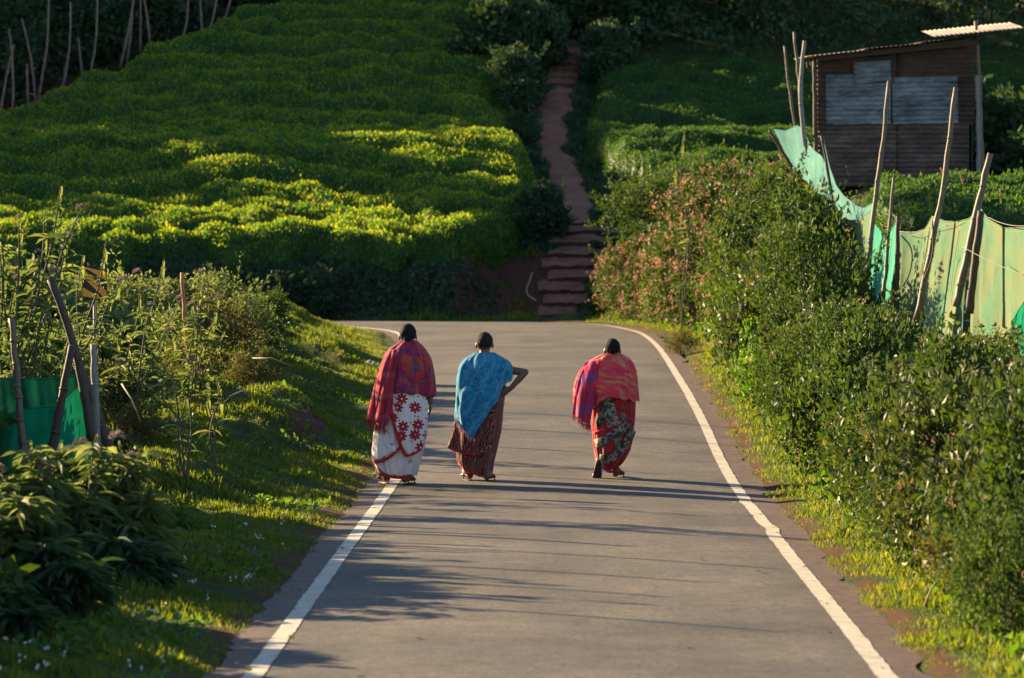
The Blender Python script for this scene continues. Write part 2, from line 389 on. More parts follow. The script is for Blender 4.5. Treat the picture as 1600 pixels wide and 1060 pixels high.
la = ro.data.attributes.new('lat', 'FLOAT', 'POINT'); la.data.foreach_set('value', np.tile(ts, len(Ld)).astype(np.float32))
def paint(name, E, sgn, js):
    k = 4; Ed = dens(E, k); Dd = dens(D, k); Dd /= np.linalg.norm(Dd, axis=1)[:, None]
    L2, R2 = dens(LO, k), dens(RO, k); W = np.linalg.norm(R2-L2, axis=1)
    r = np.random.RandomState(js); wob = np.convolve(r.normal(0, 1, len(Ed)), np.ones(9)/9, 'same')*.006
    e1 = np.convolve(r.normal(0, 1, len(Ed)), np.ones(2)/2, 'same')*.0025; e2 = np.convolve(r.normal(0, 1, len(Ed)), np.ones(2)/2, 'same')*.0025
    for (yk, off) in ((30.8, .03), (34.2, -.02)):
        if sgn > 0: wob = wob+off*np.exp(-((Ed[:, 1]-yk)/.35)**2)
    rows = []
    for q, s in enumerate((-1, -.33, .33, 1)):
        p = Ed+Dd*(wob+s*.054+(e1 if q == 0 else 0)+(e2 if q == 3 else 0))[:, None]
        tv = np.linalg.norm(p-L2, axis=1)/W
        z = zroad(p[:, 1])+np.interp(tv, ts, crown)+.004
        rows.append(np.column_stack([p, z]))
    o = link(name, grid_mesh(name, np.stack(rows, 1)), M['paint']); return o
tag(paint('road_edge_line', Ld, -1, 5), kind='structure')
tag(paint('road_edge_line', Rd, 1, 6), kind='structure')

# ------------------------------------------------------------------ leaf machinery
DIA = (np.array([(0, 0, 0), (-.27, .45, .07), (0, 1, -.05), (.27, .45, .07)]), np.array([(0, 3, 2), (0, 2, 1)]))
ROUND = (np.array([(0, 0, 0), (-.33, .3, .08), (-.25, .75, .04), (0, 1, -.08), (.25, .75, .04), (.33, .3, .08)]), np.array([(0, 5, 4), (0, 4, 3), (0, 3, 2), (0, 2, 1)]))
BLADE = (np.array([(-.07, 0, 0), (.07, 0, 0), (0, 1, 0)]), np.array([(0, 1, 2)]))
LANCE = (np.array([(0, 0, 0), (-.10, .35, .10), (-.08, .7, .06), (0, 1, -.12), (.08, .7, .06), (.10, .35, .10), (0, .5, .02)]), np.array([(0, 6, 1), (1, 6, 2), (2, 6, 3), (3, 6, 4), (4, 6, 5), (5, 6, 0)]))
LANCE2 = (LANCE[0]*np.array([2.1, 1, 1]), LANCE[1])
def norm(a): return a/np.maximum(np.linalg.norm(a, axis=-1, keepdims=True), 1e-9)
def leaf_arrays(P, Dr, size, tmpl, up=None, r=None):
    r = r or rng
    n = len(P); Dr = norm(Dr)
    ref = r.normal(0, 1, (n, 3)) if up is None else up+r.normal(0, .35, (n, 3))
    sd = norm(np.cross(Dr, ref)); nn = np.cross(sd, Dr)
    T, F = tmpl; s = np.asarray(size)
    s = s[:, None, None] if s.ndim else s
    V = P[:, None, :]+s*(T[None, :, 0:1]*sd[:, None, :]+T[None, :, 1:2]*Dr[:, None, :]+T[None, :, 2:3]*nn[:, None, :])
    Fo = F[None]+(np.arange(n)*len(T))[:, None, None]
    return V.reshape(-1, 3), Fo.reshape(-1, 3), np.repeat(r.random(n), len(F))
def leaf_mesh(name, *a, **k):
    V, F, q = leaf_arrays(*a, **k); return mesh_np(name, V, F, rnd=q)
def lobes_points(lobes, n, r, shell=.16, zmin=0.0):
    L = np.array(lobes, float); w = (L[:, 3]*L[:, 5]+L[:, 3]*L[:, 4]); i = r.choice(len(L), n, p=w/w.sum())
    d = norm(r.normal(0, 1, (n, 3))); d[:, 2] = np.where(r.random(n) < .35, np.abs(d[:, 2]), d[:, 2])
    ph = i*1.7
    lump = 1+.20*np.sin(d[:, 0]*7+ph)*np.sin(d[:, 1]*6+ph*2)+.15*np.sin(d[:, 2]*9+d[:, 0]*5+ph*3)
    rad = lump*(1-np.abs(r.normal(0, shell, n))+.06*r.exponential(1, n)*(r.random(n) < .25))
    P = L[i, :3]+d*L[i, 3:]*rad[:, None]
    k = P[:, 2] > zmin; return P[k], d[k]
def foliage_mesh(name, lobes, n, size, tmpl, seed, shell=.16, upb=.35):
    r = np.random.default_rng(seed); P, d = lobes_points(lobes, n, r, shell)
    Dr = d*.55+r.normal(0, .6, d.shape); Dr[:, 2] += upb
    ns = int(len(P)*.16); K = 46; ii = r.integers(0, len(P), K); sd = norm(d[ii]+r.normal(0, .35, (K, 3))+[0, 0, .35]); sl_ = r.uniform(.12, .36, K)*np.where(r.random(K) < .25, 1.7, 1)
    j = r.integers(0, K, ns); tq = r.random(ns)
    P2 = P[ii][j]+sd[j]*(sl_[j]*tq)[:, None]+r.normal(0, .018, (ns, 3)); P = np.vstack([P[:-ns], P2]); Dr = np.vstack([Dr[:-ns], sd[j]*.5+r.normal(0, .6, (ns, 3))])
    return leaf_mesh(name, P, Dr, size*r.uniform(.6, 1.25, len(P)), tmpl, r=r)
def bloom_mesh(name, lobes, n, size, seed, petals=5):
    "clusters of tiny petals standing just outside the foliage"
    r = np.random.default_rng(seed); P, d = lobes_points(lobes, n, r, .04)
    P = P+d*.03
    Pk = np.repeat(P, petals, 0); dk = np.repeat(d, petals, 0)
    Pk = Pk+r.normal(0, size*.5, Pk.shape)
    return leaf_mesh(name, Pk, dk*.3+r.normal(0, 1, Pk.shape), size*r.uniform(.5, 1, len(Pk)), ROUND, r=r)
def stems_mesh(name, lobes, seed, n=9, r0=.014):
    r = random.Random(seed); V, F = [], []
    for k in range(n):
        L = lobes[k % len(lobes)]
        b = Vector((r.uniform(-.15, .15)+L[0]*.35, r.uniform(-.15, .15)+L[1]*.35, -.1))
        e = Vector((L[0]+r.uniform(-.6, .6)*L[3], L[1]+r.uniform(-.6, .6)*L[4], L[2]+r.uniform(.1, .8)*L[5]))
        m_ = b.lerp(e, .5)+Vector((r.uniform(-.08, .08), r.uniform(-.08, .08), .05))
        tube([b, b.lerp(m_, .6), m_, e], [r0, r0*.85, r0*.65, r0*.3], 5, V, F)
        for q in range(2):
            f = m_.lerp(e, r.uniform(.1, .6)); g = f+Vector((r.uniform(-.3, .3), r.uniform(-.3, .3), r.uniform(.05, .35)))*L[3]*1.2
            tube([f, g], [r0*.4, r0*.15], 4, V, F)
    return pymesh(name, V, F)
SH = {}
def shrub_kind(key, lobes, n, size, tmpl, mat, blooms=0, bsize=.03, bmat='pink', seed=1, shell=.16, r0=.014):
    d = {'fol': foliage_mesh(key+'_foliage', lobes, n, size, tmpl, seed, shell), 'stem': stems_mesh(key+'_stems', lobes, seed, r0=r0), 'bl': None}
    d['fol'].materials.append(M[mat]); d['stem'].materials.append(M['stem'])
    if blooms: d['bl'] = bloom_mesh(key+'_blooms', lobes, blooms, bsize, seed+9); d['bl'].materials.append(M[bmat])
    SH[key] = d
def shrub(key, x, y, scale, rz, label, cat='shrub', group=None, name='shrub', dz=0, sc=None, z=None):
    o = empty(name, (x, y, (gz(x, y) if z is None else z)+dz), rz)
    o.scale = sc if sc else (scale,)*3
    tag(o, label, cat, group); d = SH[key]
    link('stems', d['stem'], parent=o); f = link('foliage', d['fol'], parent=o); f['kind'] = 'stuff'
    if d['bl']: b = link('blossoms', d['bl'], parent=o); b['kind'] = 'stuff'
    return o

# lobes in metres (unit shrub about 1.2 m across and 1.1 m tall)
LA = [(0, 0, .5, .55, .55, .5), (.4, .1, .45, .4, .4, .38), (-.38, -.1, .5, .4, .42, .4), (.05, .25, .8, .35, .35, .3), (-.15, -.3, .35, .4, .35, .35)]
LB = [(0, 0, .45, .5, .5, .45), (.3, -.25, .55, .4, .35, .4), (-.4, .15, .4, .42, .4, .4), (.1, .1, .85, .3, .3, .3), (-.25, 0, .75, .3, .3, .28), (.5, .15, .3, .3, .3, .3)]
LC = [(0, 0, .6, .45, .45, .55), (.2, .1, .95, .3, .3, .35), (-.25, .1, .85, .28, .3, .3), (.35, -.1, .4, .35, .35, .35), (-.35, -.1, .35, .35, .35, .3)]
LG = [(0, 0, .25, .6, .6, .28), (.45, 0, .2, .4, .4, .22), (-.4, .1, .22, .4, .45, .24)]
shrub_kind('h1', LA, 11000, .048, DIA, 'hedge', 30, .024, 'pink', 11)
shrub_kind('h2', LB, 7500, .066, DIA, 'hedge2', 60, .024, 'pink', 12, .2)
shrub_kind('h3', LC, 6500, .072, LANCE2, 'hedge', 0, seed=13, shell=.22)
shrub_kind('big', LA, 3600, .10, LANCE2, 'hedge', 8, .03, 'pink', 14)
shrub_kind('fl', LB, 8000, .055, DIA, 'hedge', 900, .032, 'pink', 15)
shrub_kind('fl2', LA, 8000, .055, DIA, 'hedge', 700, .032, 'pink', 16)
shrub_kind('low', LG, 6500, .05, ROUND, 'bright', 0, seed=17)
shrub_kind('dry', LB, 4500, .06, DIA, 'dry_leaf', 0, seed=18, shell=.3)
shrub_kind('grey', LC, 2600, .13, ROUND, 'grey_leaf', 18, .04, 'lilac', 19, .25)
shrub_kind('dk', LB, 9000, .10, DIA, 'dark_leaf', 0, seed=20, shell=.2)
shrub_kind('dk2', LC, 9000, .10, DIA, 'dark_leaf', 60, .05, 'lilac', 21, shell=.2)
shrub_kind('mid', LA, 6000, .065, DIA, 'grey_leaf', 10, .03, 'lilac', 22, shell=.22)

# ------------------------------------------------------------------ tea fields
def tri_scatter(V, F, n, r):
    a, b, c = V[F[:, 0]], V[F[:, 1]], V[F[:, 2]]
    nr = np.cross(b-a, c-a); ar = np.linalg.norm(nr, axis=1); i = r.choice(len(F), n, p=ar/ar.sum())
    u, v = r.random(n), r.random(n); k = u+v > 1; u[k] = 1-u[k]; v[k] = 1-v[k]
    return a[i]+(b[i]-a[i])*u[:, None]+(c[i]-a[i])*v[:, None], norm(nr[i])
def tea_field(name, x0, x1, y0, y1, edge, per_m2, label, seed, step=.18, H=TEA_H, size=.058, shoots=.26, mat='tea'):
    xs = np.arange(x0, x1, step); ys = np.arange(y0, y1, step); X, Y = np.meshgrid(xs, ys)
    e = edge(X, Y)
    e = e+.25*np.sin(X*2.1+Y*.7)+.15*np.sin(X*5.3+2)
    g0 = ground(X, Y)
    yy = Y+.8*np.sin(X*.35+.5)+.3*np.sin(X*1.1+Y*.2)
    row = np.abs(np.sin(yy*math.pi/1.5))**.45
    cell = np.abs(np.sin(X*math.pi/1.1+np.floor(yy/1.25)*1.9))**.35
    h = H*(.36+.44*row+.20*cell)+bumps(X*2.2, Y*2.2, .14)+bumps(X*6, Y*6, .05)
    h = h*(1-np.exp(-np.clip(e, 0, 9)/.18))
    Z = g0+np.where(e > 0, h, -.25)
    P = np.dstack([X, Y, Z]); me = grid_mesh(name+'_canopy', P)
    idx = np.arange(X.size).reshape(X.shape); keep = (e > -.1)
    a, b, c, d = idx[:-1, :-1], idx[:-1, 1:], idx[1:, 1:], idx[1:, :-1]
    k = (keep[:-1, :-1] | keep[1:, 1:]).ravel()
    Q = np.stack([a, b, c, d], -1).reshape(-1, 4)[k]
    Vv = P.reshape(-1, 3)
    T = np.vstack([Q[:, [0, 1, 2]], Q[:, [0, 2, 3]]])
    r = np.random.default_rng(seed)
    area = np.linalg.norm(np.cross(Vv[T[:, 1]]-Vv[T[:, 0]], Vv[T[:, 2]]-Vv[T[:, 0]]), axis=1).sum()/2
    pts, nr = tri_scatter(Vv, T, int(area*per_m2), r)
    dr = nr*.5+r.normal(0, .45, nr.shape); dr[:, 2] += .55
    pts = pts+nr*r.uniform(-.03, .05, (len(pts), 1))
    sho = r.random(len(pts)) < shoots; dr[sho] = np.column_stack([r.normal(0, .22, (sho.sum(), 2)), np.ones(sho.sum())]); pts[sho, 2] += .03
    V2, F2, q2 = leaf_arrays(pts, dr, size*r.uniform(.6, 1.4, len(pts)), DIA, r=r)
    q2 = np.where(np.repeat(sho, 2), 1.0+.5*q2, q2*.9)
    b0 = len(Vv)
    Vall = np.vstack([Vv, V2]); Fall = np.vstack([T, F2+b0]); q = np.concatenate([np.zeros(len(T)), q2])
    me = mesh_np(name, Vall, Fall, rnd=q)
    o = link(name, me, M[mat]); tag(o, label, 'tea field', kind='stuff'); return o
tea_field('tea_field', -24, 1.2, 81.6, 110, lambda X, Y: np.minimum(np.minimum(np.minimum(pathx(Y)-.75-.02*(Y-82)-X, Y-82.0-3.4*ss(X, -1.6, .6)*(1+0*Y)), X-(-12.9+.64*(Y-96.5))), 108.5-Y),
          760, 'large tea field covering the slope to the left of the earth path', 31)
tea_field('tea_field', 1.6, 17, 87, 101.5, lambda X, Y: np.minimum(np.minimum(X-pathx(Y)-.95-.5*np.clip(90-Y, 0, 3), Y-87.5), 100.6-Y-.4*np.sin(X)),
          620, 'smaller tea field on the slope to the right of the earth path', 32, shoots=.04, mat='tea_shaded')
tea_field('tea_field', 5.2, 14, 54.6, 60.8, lambda X, Y: np.minimum(np.minimum(X-5.6, Y-55), 60.3-Y), 420, 'strip of tea bushes between the netting fence and the tin hut', 33, H=.5, size=.06, shoots=.02, mat='tea_shaded')

# ------------------------------------------------------------------ earth path and its steps
py = np.arange(86.3, 112, .25); pc = pathx(py); hw = .42+.05*np.sin(py*1.3)-.04*np.sin(py*3.1)
prow = np.linspace(-1, 1, 7)
PX = pc[:, None]+prow[None]*hw[:, None]; PZ = np.interp(py, PZ_y, PZ_z)[:, None]-.02-.05*np.abs(prow[None])**2+.02*np.sin(PX*9+py[:, None]*5)
tag(link('path', grid_mesh('path', np.dstack([PX, np.repeat(py[:, None], 7, 1), PZ])), M['path']), kind='structure')
steps = tag(empty('garden_steps', (1.3, 82, 1.1)), 'flight of red earth steps climbing from the road bend to the dirt path', 'steps')
steps_w = [.85, .95, 1.0, 1.15, 1.25, 1.35, 1.45, 1.5]
def step_mesh(w_, d_, h_, seed):
    r = random.Random(seed); nx, ny = 9, 4; V = []; F = []
    for j in range(ny):
        for i in range(nx):
            V.append(Vector((-w_/2+w_*i/(nx-1)+r.uniform(-.02, .02), -d_/2+d_*j/(ny-1)+(r.uniform(-.05, .05) if j == 0 else 0), r.uniform(-.018, .018)-(.03 if i in (0, nx-1) else 0)-(.02 if j == 0 else 0))))
    for j in range(ny-1):
        for i in range(nx-1): F.append((j*nx+i, j*nx+i+1, (j+1)*nx+i+1, (j+1)*nx+i))
    b = len(V)
    for i in range(nx): p = V[i].copy(); p.z = -h_*.5; p.y -= .02+r.uniform(-.02, .02); V.append(p)
    for i in range(nx): p = V[i].copy(); p.z = -h_-.1; p.y -= .03; V.append(p)
    for q in (0, nx):
        for i in range(nx-1):
            t0 = (i if q == 0 else b+i); t1 = (i+1 if q == 0 else b+i+1); F.append((b+q+i, b+q+i+1, t1, t0))
    for s_ in (0, nx-1):                       # side cheeks
        l = len(V); back = (ny-1)*nx+s_
        p = V[back].copy(); p.z = -h_-.1; V.append(p)
        f_ = (s_, b+s_, b+nx+s_, l, back); F.append(f_ if s_ else f_[::-1])
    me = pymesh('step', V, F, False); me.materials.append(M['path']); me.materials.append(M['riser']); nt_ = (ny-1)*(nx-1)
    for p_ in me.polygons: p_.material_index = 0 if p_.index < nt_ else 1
    return me
for i in range(8):
    y = 81.75+i*.6; zt = 1.14+i*.262; x = float(pathx(y))-(.12 if i < 3 else 0)+(.08 if i % 2 else -.05)
    o = link('step', step_mesh(steps_w[i], .75, .30, i), M['path'], steps); o.location = Vector((x, y+.3, zt)) - steps.location; o.rotation_euler.x = .25
for i in range(4):
    y = 100.2+i*.55; o = link('step', step_mesh(.8, .65, .3, 20+i), M['path'], steps)
    o.location = Vector((float(pathx(y)), y, float(np.interp(y, PZ_y, PZ_z))+.06))-steps.location; o.rotation_euler.x = .28

# ------------------------------------------------------------------ grass on the verges (stuff)
def scatter_zone(n, x0, x1, y0, y1, keep, seed):
    r = np.random.default_rng(seed)
    u = r.random(n); y = y0*(y1/y0)**u            # denser near the camera
    x = r.uniform(x0, x1, n); t, s = road_t(x, y); k = keep(x, y, t, s)
    return x[k], y[k], t[k], r
def grass(name, x, y, h, r, label, mat='grass', lean=.35, tmpl=BLADE):
    P = np.column_stack([x, y, ground(x, y)-.01])
    cl = np.sin(x*3.1+1)*np.sin(y*2.3+x)+.5*np.sin(x*7.7+y*5.1)
    Dr = np.column_stack([r.normal(0, lean, len(x)), r.normal(0, lean, len(x)), np.ones(len(x))])
    sz = h*r.uniform(.4, 1.6, len(x))*(1+.55*cl)
    me = leaf_mesh(name, P, Dr, sz, tmpl, r=r)
    return tag(link(name, me, M[mat]), label, 'grass', kind='stuff')
FB = (np.array([(-.1, 0, 0), (.1, 0, 0), (.07, .55, .08), (-.07, .55, .08), (0, 1, .3)]), np.array([(0, 1, 2), (0, 2, 3), (3, 2, 4)]))
x, y, t, r = scatter_zone(900000, -9, 0, 17, 76, lambda x, y, t, s: (s < 0) & (np.exp(-((x+2.2)**2/.05+(y-41.5)**2/2.5))+.6*np.exp(-((x+2.9)**2/.05+(y-37)**2/1))+.25*np.sin(x*9)*np.sin(y*4) < .45) & (t > .19+.11*np.sin(y*2.1)*np.sin(y*.7)+.05*np.sin(y*9)) & (t < np.interp(y, [17, 40, 76], [3.2, 4.0, 6])) & (x > -.15*y-.4), 41)
grass('grass', x, y, np.interp(t, [.3, .6, 3], [.022, .038, .05]), r, 'short grass covering the left verge between road and bushes', tmpl=FB)
x, y, t, r = scatter_zone(260000, 1.5, 6, 17, 82, lambda x, y, t, s: (s > 0) & (t > .21+.09*np.sin(y*1.7)*np.sin(y*.9)+.05*np.sin(y*8)) & (t < 1.9), 42)
grass('grass', x, y, np.interp(t, [.3, .6, 3], [.025, .05, .085]), r, 'bright grass strip along the right edge of the road', tmpl=FB)
x, y, t, r = scatter_zone(60000, -14, 4, 79, 89, lambda x, y, t, s: (s > 0) & (t > .42+.2*np.sin(x*1.3)) & ((t < 1.25+.3*np.sin(x*2)) | (x > -.2)) & (np.abs(x-pathx(y)) > .58+.1*np.sin(y*4)) & ~((x > -1.6) & (x < .7) & (y > 80.9) & (y < 86) & (np.sin(x*6+y*2)+np.sin(y*5-x*3) < .9)), 43)
grass('grass', x, y, .10, r, 'patchy grass on the bank around the foot of the earth steps', tmpl=FB)
# clover-like weeds with small round leaves and white heads
x, y, t, r = scatter_zone(30000, -7, 0, 17, 60, lambda x, y, t, s: (s < 0) & (t > .42) & (t < 3.4) & (np.sin(x*2.2+y*.9)+np.sin(y*1.7-x) > .5), 44)
P = np.column_stack([x, y, ground(x, y)+.03]); Dr = np.column_stack([r.normal(0, .7, (len(x), 2)), r.uniform(0, .6, len(x))])
tag(link('weeds', leaf_mesh('weeds', P, Dr, .06*r.uniform(.6, 1.3, len(x)), ROUND, r=r), M['bright']), 'patches of low round leaved weeds in the left verge grass', 'weeds', kind='stuff')
x, y, t, r = scatter_zone(420, -4, 0, 19, 33, lambda x, y, t, s: (s < 0) & (t > .35) & (t < 1.6) & (np.sin(x*3+y*1.1)+np.sin(y*2.3) > .2), 45)
P = np.column_stack([x, y, ground(x, y)+.07]); P = np.repeat(P, 4, 0)+r.normal(0, .008, (len(P)*4, 3))
tag(link('wildflowers', leaf_mesh('wildflowers', P, r.normal(0, 1, P.shape)+[0, 0, .6], .020, ROUND, r=r), M['white_petal']), 'tiny white wildflowers dotting the grass by the left road line', 'flowers', kind='stuff')
# dry stems / litter strip between grass and hedge on the right
x, y, t, r = scatter_zone(26000, 1.5, 6, 18, 78, lambda x, y, t, s: (s > 0) & (t > .7) & (t < 2.1), 46)
grass('weeds', x, y, .09, r, 'taller leafy weeds at the foot of the right hand hedge', 'bright', .7, DIA)
x, y, t, r = scatter_zone(90000, -.8, 4.2, 85, 107, lambda x, y, t, s: (np.abs(x-pathx(y)) > .36+.12*np.sin(y*2.7)*np.sin(y*.9+x)) & (np.abs(x-pathx(y)) < 1.5), 48)
grass('undergrowth', x, y, .13, r, 'grass and low weeds growing along both sides of the earth path', 'dark_leaf', .6, DIA)
# bare soil bank under the tea: hanging roots and dead twigs
x, y, t, r = scatter_zone(24000, -14, -.3, 80.6, 83, lambda x, y, t, s: (s > 0) & (t > .7) & ~((x > -1.25) & (x < .1) & (np.random.RandomState(4).random(len(x)) < .78)), 47)
P = np.column_stack([x, y, ground(x, y)+.05]); Dr = np.column_stack([r.normal(0, .5, len(x)), -r.uniform(.3, 1, len(x)), -r.uniform(.2, 1.5, len(x))])
tag(link('undergrowth', leaf_mesh('undergrowth', P, Dr, .17*r.uniform(.5, 1.4, len(x)), DIA, r=r), M['dark_leaf']), 'dark drooping undergrowth on the earth bank below the tea field', 'undergrowth', kind='stuff')

# ------------------------------------------------------------------ dark background slope (stuff) and trees
def far_cover():
    r = np.random.default_rng(51); n = 150000
    y = 101*(175/101)**r.random(n); x = r.uniform(-.16, .16, n)*y
    k = ~((x < -12.9+.64*(y-96.5)+1) & (y < 103.5) & (x < -6)) & (np.abs(x-pathx(y)) > .8) & ~((x < pathx(y)) & (y < 109)) & ~((x > pathx(y)) & (y < 101.5))
    x, y = x[k], y[k]
    h = np.abs(.9*bumps(x*1.3, y*1.3))+.35
    P = np.column_stack([x, y, ground(x, y)+h*r.random(len(x))**.5*1.6])
    return leaf_mesh('undergrowth', P, r.normal(0, 1, P.shape)+[0, -.2, .3], .20*r.uniform(.5, 1.3, len(x)), DIA, r=r)
tag(link('undergrowth', far_cover(), M['dark_leaf']), 'dark undergrowth covering the far hillside behind the tea fields', 'undergrowth', kind='stuff')

def tree_mesh(seed, H, spread, n, leaf, trunk_r):
    r = random.Random(seed); V, F = [], []; lobes = []
    tp = [Vector((0, 0, -.3)), Vector((r.uniform(-.1, .1), 0, H*.25)), Vector((r.uniform(-.25, .25), r.uniform(-.2, .2), H*.5)), Vector((r.uniform(-.3, .3), 0, H*.85))]
    tube(tp, [trunk_r, trunk_r*.8, trunk_r*.6, trunk_r*.2], 8, V, F)
    for k in range(9):
        s = tp[1].lerp(tp[3], r.uniform(.1, .9)); a = r.uniform(0, 6.28); rr = spread*r.uniform(.4, 1)
        e = Vector((math.cos(a)*rr, math.sin(a)*rr, s.z+r.uniform(.1, .3)*H))
        tube([s, s.lerp(e, .5)+Vector((0, 0, .1*H)), e], [trunk_r*.4, trunk_r*.25, trunk_r*.1], 5, V, F)
        q = spread*r.uniform(.28, .5); lobes.append((e.x, e.y, e.z, q, q, q*r.uniform(.6, .85)))
    lobes.append((tp[3].x, tp[3].y, tp[3].z, spread*.5, spread*.5, spread*.45))
    lobes.append((0, 0, H*.55, spread*.6, spread*.6, spread*.5))
    t = pymesh('trunk', V, F); t.materials.append(M['bark'])
    c = foliage_mesh('crown', lobes, n, leaf, DIA, seed, .22); c.materials.append(M['dark_leaf'])
    return t, c
TREES = [tree_mesh(61, 4.2, 1.9, 11000, .17, .11), tree_mesh(62, 5.0, 2.1, 12000, .17, .13), tree_mesh(63, 3.4, 1.7, 9000, .16, .09)]
def tree(k, x, y, s, rz, label, group, name='tree'):
    o = empty(name, (x, y, gz(x, y)), rz); o.scale = (s, s, s); tag(o, label, 'tree', group)
    link('trunk', TREES[k][0], parent=o); c = link('crown', TREES[k][1], parent=o); c['kind'] = 'stuff'; return o
ORD = ['first', 'second', 'third', 'fourth', 'fifth', 'sixth', 'seventh', 'eighth', 'ninth', 'tenth', 'eleventh', 'twelfth', 'thirteenth', 'fourteenth', 'fifteenth', 'sixteenth', 'seventeenth', 'eighteenth', 'nineteenth', 'twentieth']
for i, (u, y, k, s) in enumerate([(935, 104, 0, .8), (1000, 105.5, 2, .9), (1065, 103.5, 0, .75), (1130, 106, 1, .85), (1195, 104, 2, .9), (1265, 105, 0, .85), (1360, 107, 1, .9), (1450, 106, 0, .95), (1530, 103.5, 2, 1.0), (1600, 105, 1, .9)]):
    tree(k, (u-800)/6000*y, y, s, i*1.3, '%s bushy dark tree from the left behind the right hand tea field' % ORD[i], 'trees at the top of the right slope')
for i, (u, y, k, s) in enumerate([(410, 112, 2, .7), (500, 112.5, 0, .55), (590, 111.5, 2, .65), (680, 112, 0, .6), (770, 112, 1, .65)]):
    tree(k, (u-800)/6000*y, y, s, i*1.9+.4, '%s dark shrubby tree from the left along the top edge of the tea slope' % ORD[i], 'trees at the top of the left slope')
for i, (u, y, k, s) in enumerate([(-20, 110, 0, .9), (60, 111.5, 1, .8), (140, 110.5, 2, 1.0), (215, 111.5, 0, .85), (290, 112, 2, .95), (360, 112, 0, .8)]):
    tree(k, (u-800)/6000*y, y, s, i*2.3+.9, '%s dark tree from the left beyond the bare terrace of poles' % ORD[i], 'trees beyond the bare terrace')
for i, u in enumerate((-25, 25, 75, 125, 175, 225, 275, 325, 365)):
    yb = (-12.9-.64*96.5)/((u-800)/6000-.64)
    y = yb+(6.4 if i < 4 else 5.6)+.5*math.sin(i*2.1); shrub('dk' if i % 2 else 'dk2', (u-800)/6000*y, y, 2.1+.25*math.sin(i*1.7), i*1.9, '%s dark bush from the left behind the thin poles of the bare terrace' % ORD[i], group='dark bushes behind the poles')
# shrubs crowding the upper path
shrub('dk', -.05, 101.2, 1.9, .3, 'tall dark shrub left of the upper path steps', dz=-.2)
shrub('dk2', .15, 98.2, 1.25, 1.3, 'grey green shrub at the left of the path below the upper steps')
shrub('dk2', .45, 104.5, 2.2, 2.2, 'dark shrub closing over the top of the path on its left')
shrub('dk', 2.7, 104.0, 1.9, 2.9, 'dark shrub closing over the top of the path on its right')
shrub('dk2', 2.5, 100.4, 1.2, .7, 'small grey shrub at the right of the upper path steps')
shrub('dk', .2, 95.0, .7, 2.0, 'low dark shrub where tea meets the left side of the path')
shrub('dk2', .62, 85.6, .95, .5, 'pale grey shrub at the top left of the lower earth steps')
shrub('dk', -.35, 87.0, .62, 1.1, 'dark rounded bush ending the tea field beside the path')
shrub('dk', 10.2, 88, 2.4, 1.1, 'large dark bush added to fill the shadow to the right behind the tin hut')  # this bush and the next are added to darken a spot in tree shadow
shrub('dk', 12.6, 86, 2.4, 2.1, 'large dark bush added to fill the shadow at the far right behind the tin hut')
for (u, y, hgt, rr, lab) in ((827, 112, 4.5, .075, 'pale bare tree trunk rising beyond the top of the path'), (846, 116, 5, .06, 'thin greyish tree trunk just right of the pale one above the path')):
    x = (u-800)/6000*y; V, F = tube([Vector((0, 0, -.3)), Vector((.03, 0, hgt*.5)), Vector((-.02, 0, hgt))], [rr, rr*.9, rr*.7], 8)
    o = empty('tree', (x, y, gz(x, y)+1.2)); tag(o, lab, 'tree'); link('trunk', pymesh('trunk', V, F), M['pale_bark'], o)
    V, F = [], []
    for k in range(6):
        a = k*1.1; s = Vector((0, 0, hgt*(.7+.05*k))); tube([s, s+Vector((math.cos(a)*.6, math.sin(a)*.6, .7))], [rr*.4, rr*.1], 5, V, F)
    link('branches', pymesh('branches', V, F), M['pale_bark'], o)

# ------------------------------------------------------------------ poles
def stake_mesh(a, b, r0, r1, bend=.0, nodes=0, seed=0, sides=8):
    r = random.Random(seed); a = Vector(a); b = Vector(b); n = 14; ps = []; rd = []
    L = (b-a).length; sdv = Vector((1, .2, 0))
    for i in range(n+1):
        t = i/n; p = (b-a)*t+sdv*(math.sin(t*math.pi)*bend+r.uniform(-.004, .004)*L)
        ps.append(p); rd.append((r0+(r1-r0)*t)*(1+r.uniform(-.08, .08)))
    V, F = tube(ps, rd, sides)
    if nodes:
        for k in range(1, nodes+1):
            t = k/(nodes+1)+r.uniform(-.02, .02); i = int(t*n); p = ps[i]; d = (ps[min(i+1, n)]-ps[i-1]).normalized(); q = (r0+(r1-r0)*t)
            tube([p-d*.014, p-d*.004, p+d*.004, p+d*.014], [q*.98, q*1.22, q*1.22, q*.98], sides, V, F)
    return pymesh('stake', V, F)
def stake(top, bot, Y, r0, label, mat='bamboo', name='bamboo_stake', bend=0, nodes=6, group=None, r1=None, dY=0, seed=0, cat='stake'):
    a = pt(bot[0], bot[1], Y); b = pt(top[0], top[1], Y+dY)
    o = link(name, stake_mesh(a, b, r0, r1 or r0*.72, bend, nodes, seed), M[mat]); o.location = a
    return tag(o, label, cat, group)
G1 = 'stakes holding the netting fence'
stake((1241, 50), (1262, 265), 57.5, 0.029, 'tallest bamboo stake of the trio left of the tin hut', group=G1, seed=1)
stake((1226, 72), (1252, 245), 58.0, 0.024, 'leftmost thin bamboo stake of the trio left of the tin hut', group=G1, bend=-.03, seed=2)
stake((1257, 64), (1266, 262), 57.2, 0.038, 'darker thick stake at the right of the trio beside the hut', 'wood_grey', 'wooden_stake', group=G1, bend=-.10, nodes=3, seed=3)
stake((1202, 204), (1238, 262), 57.6, 0.029, 'short dark stake leaning left at the far end of the netting', 'wood_dark', 'wooden_stake', group=G1, nodes=0, seed=4)
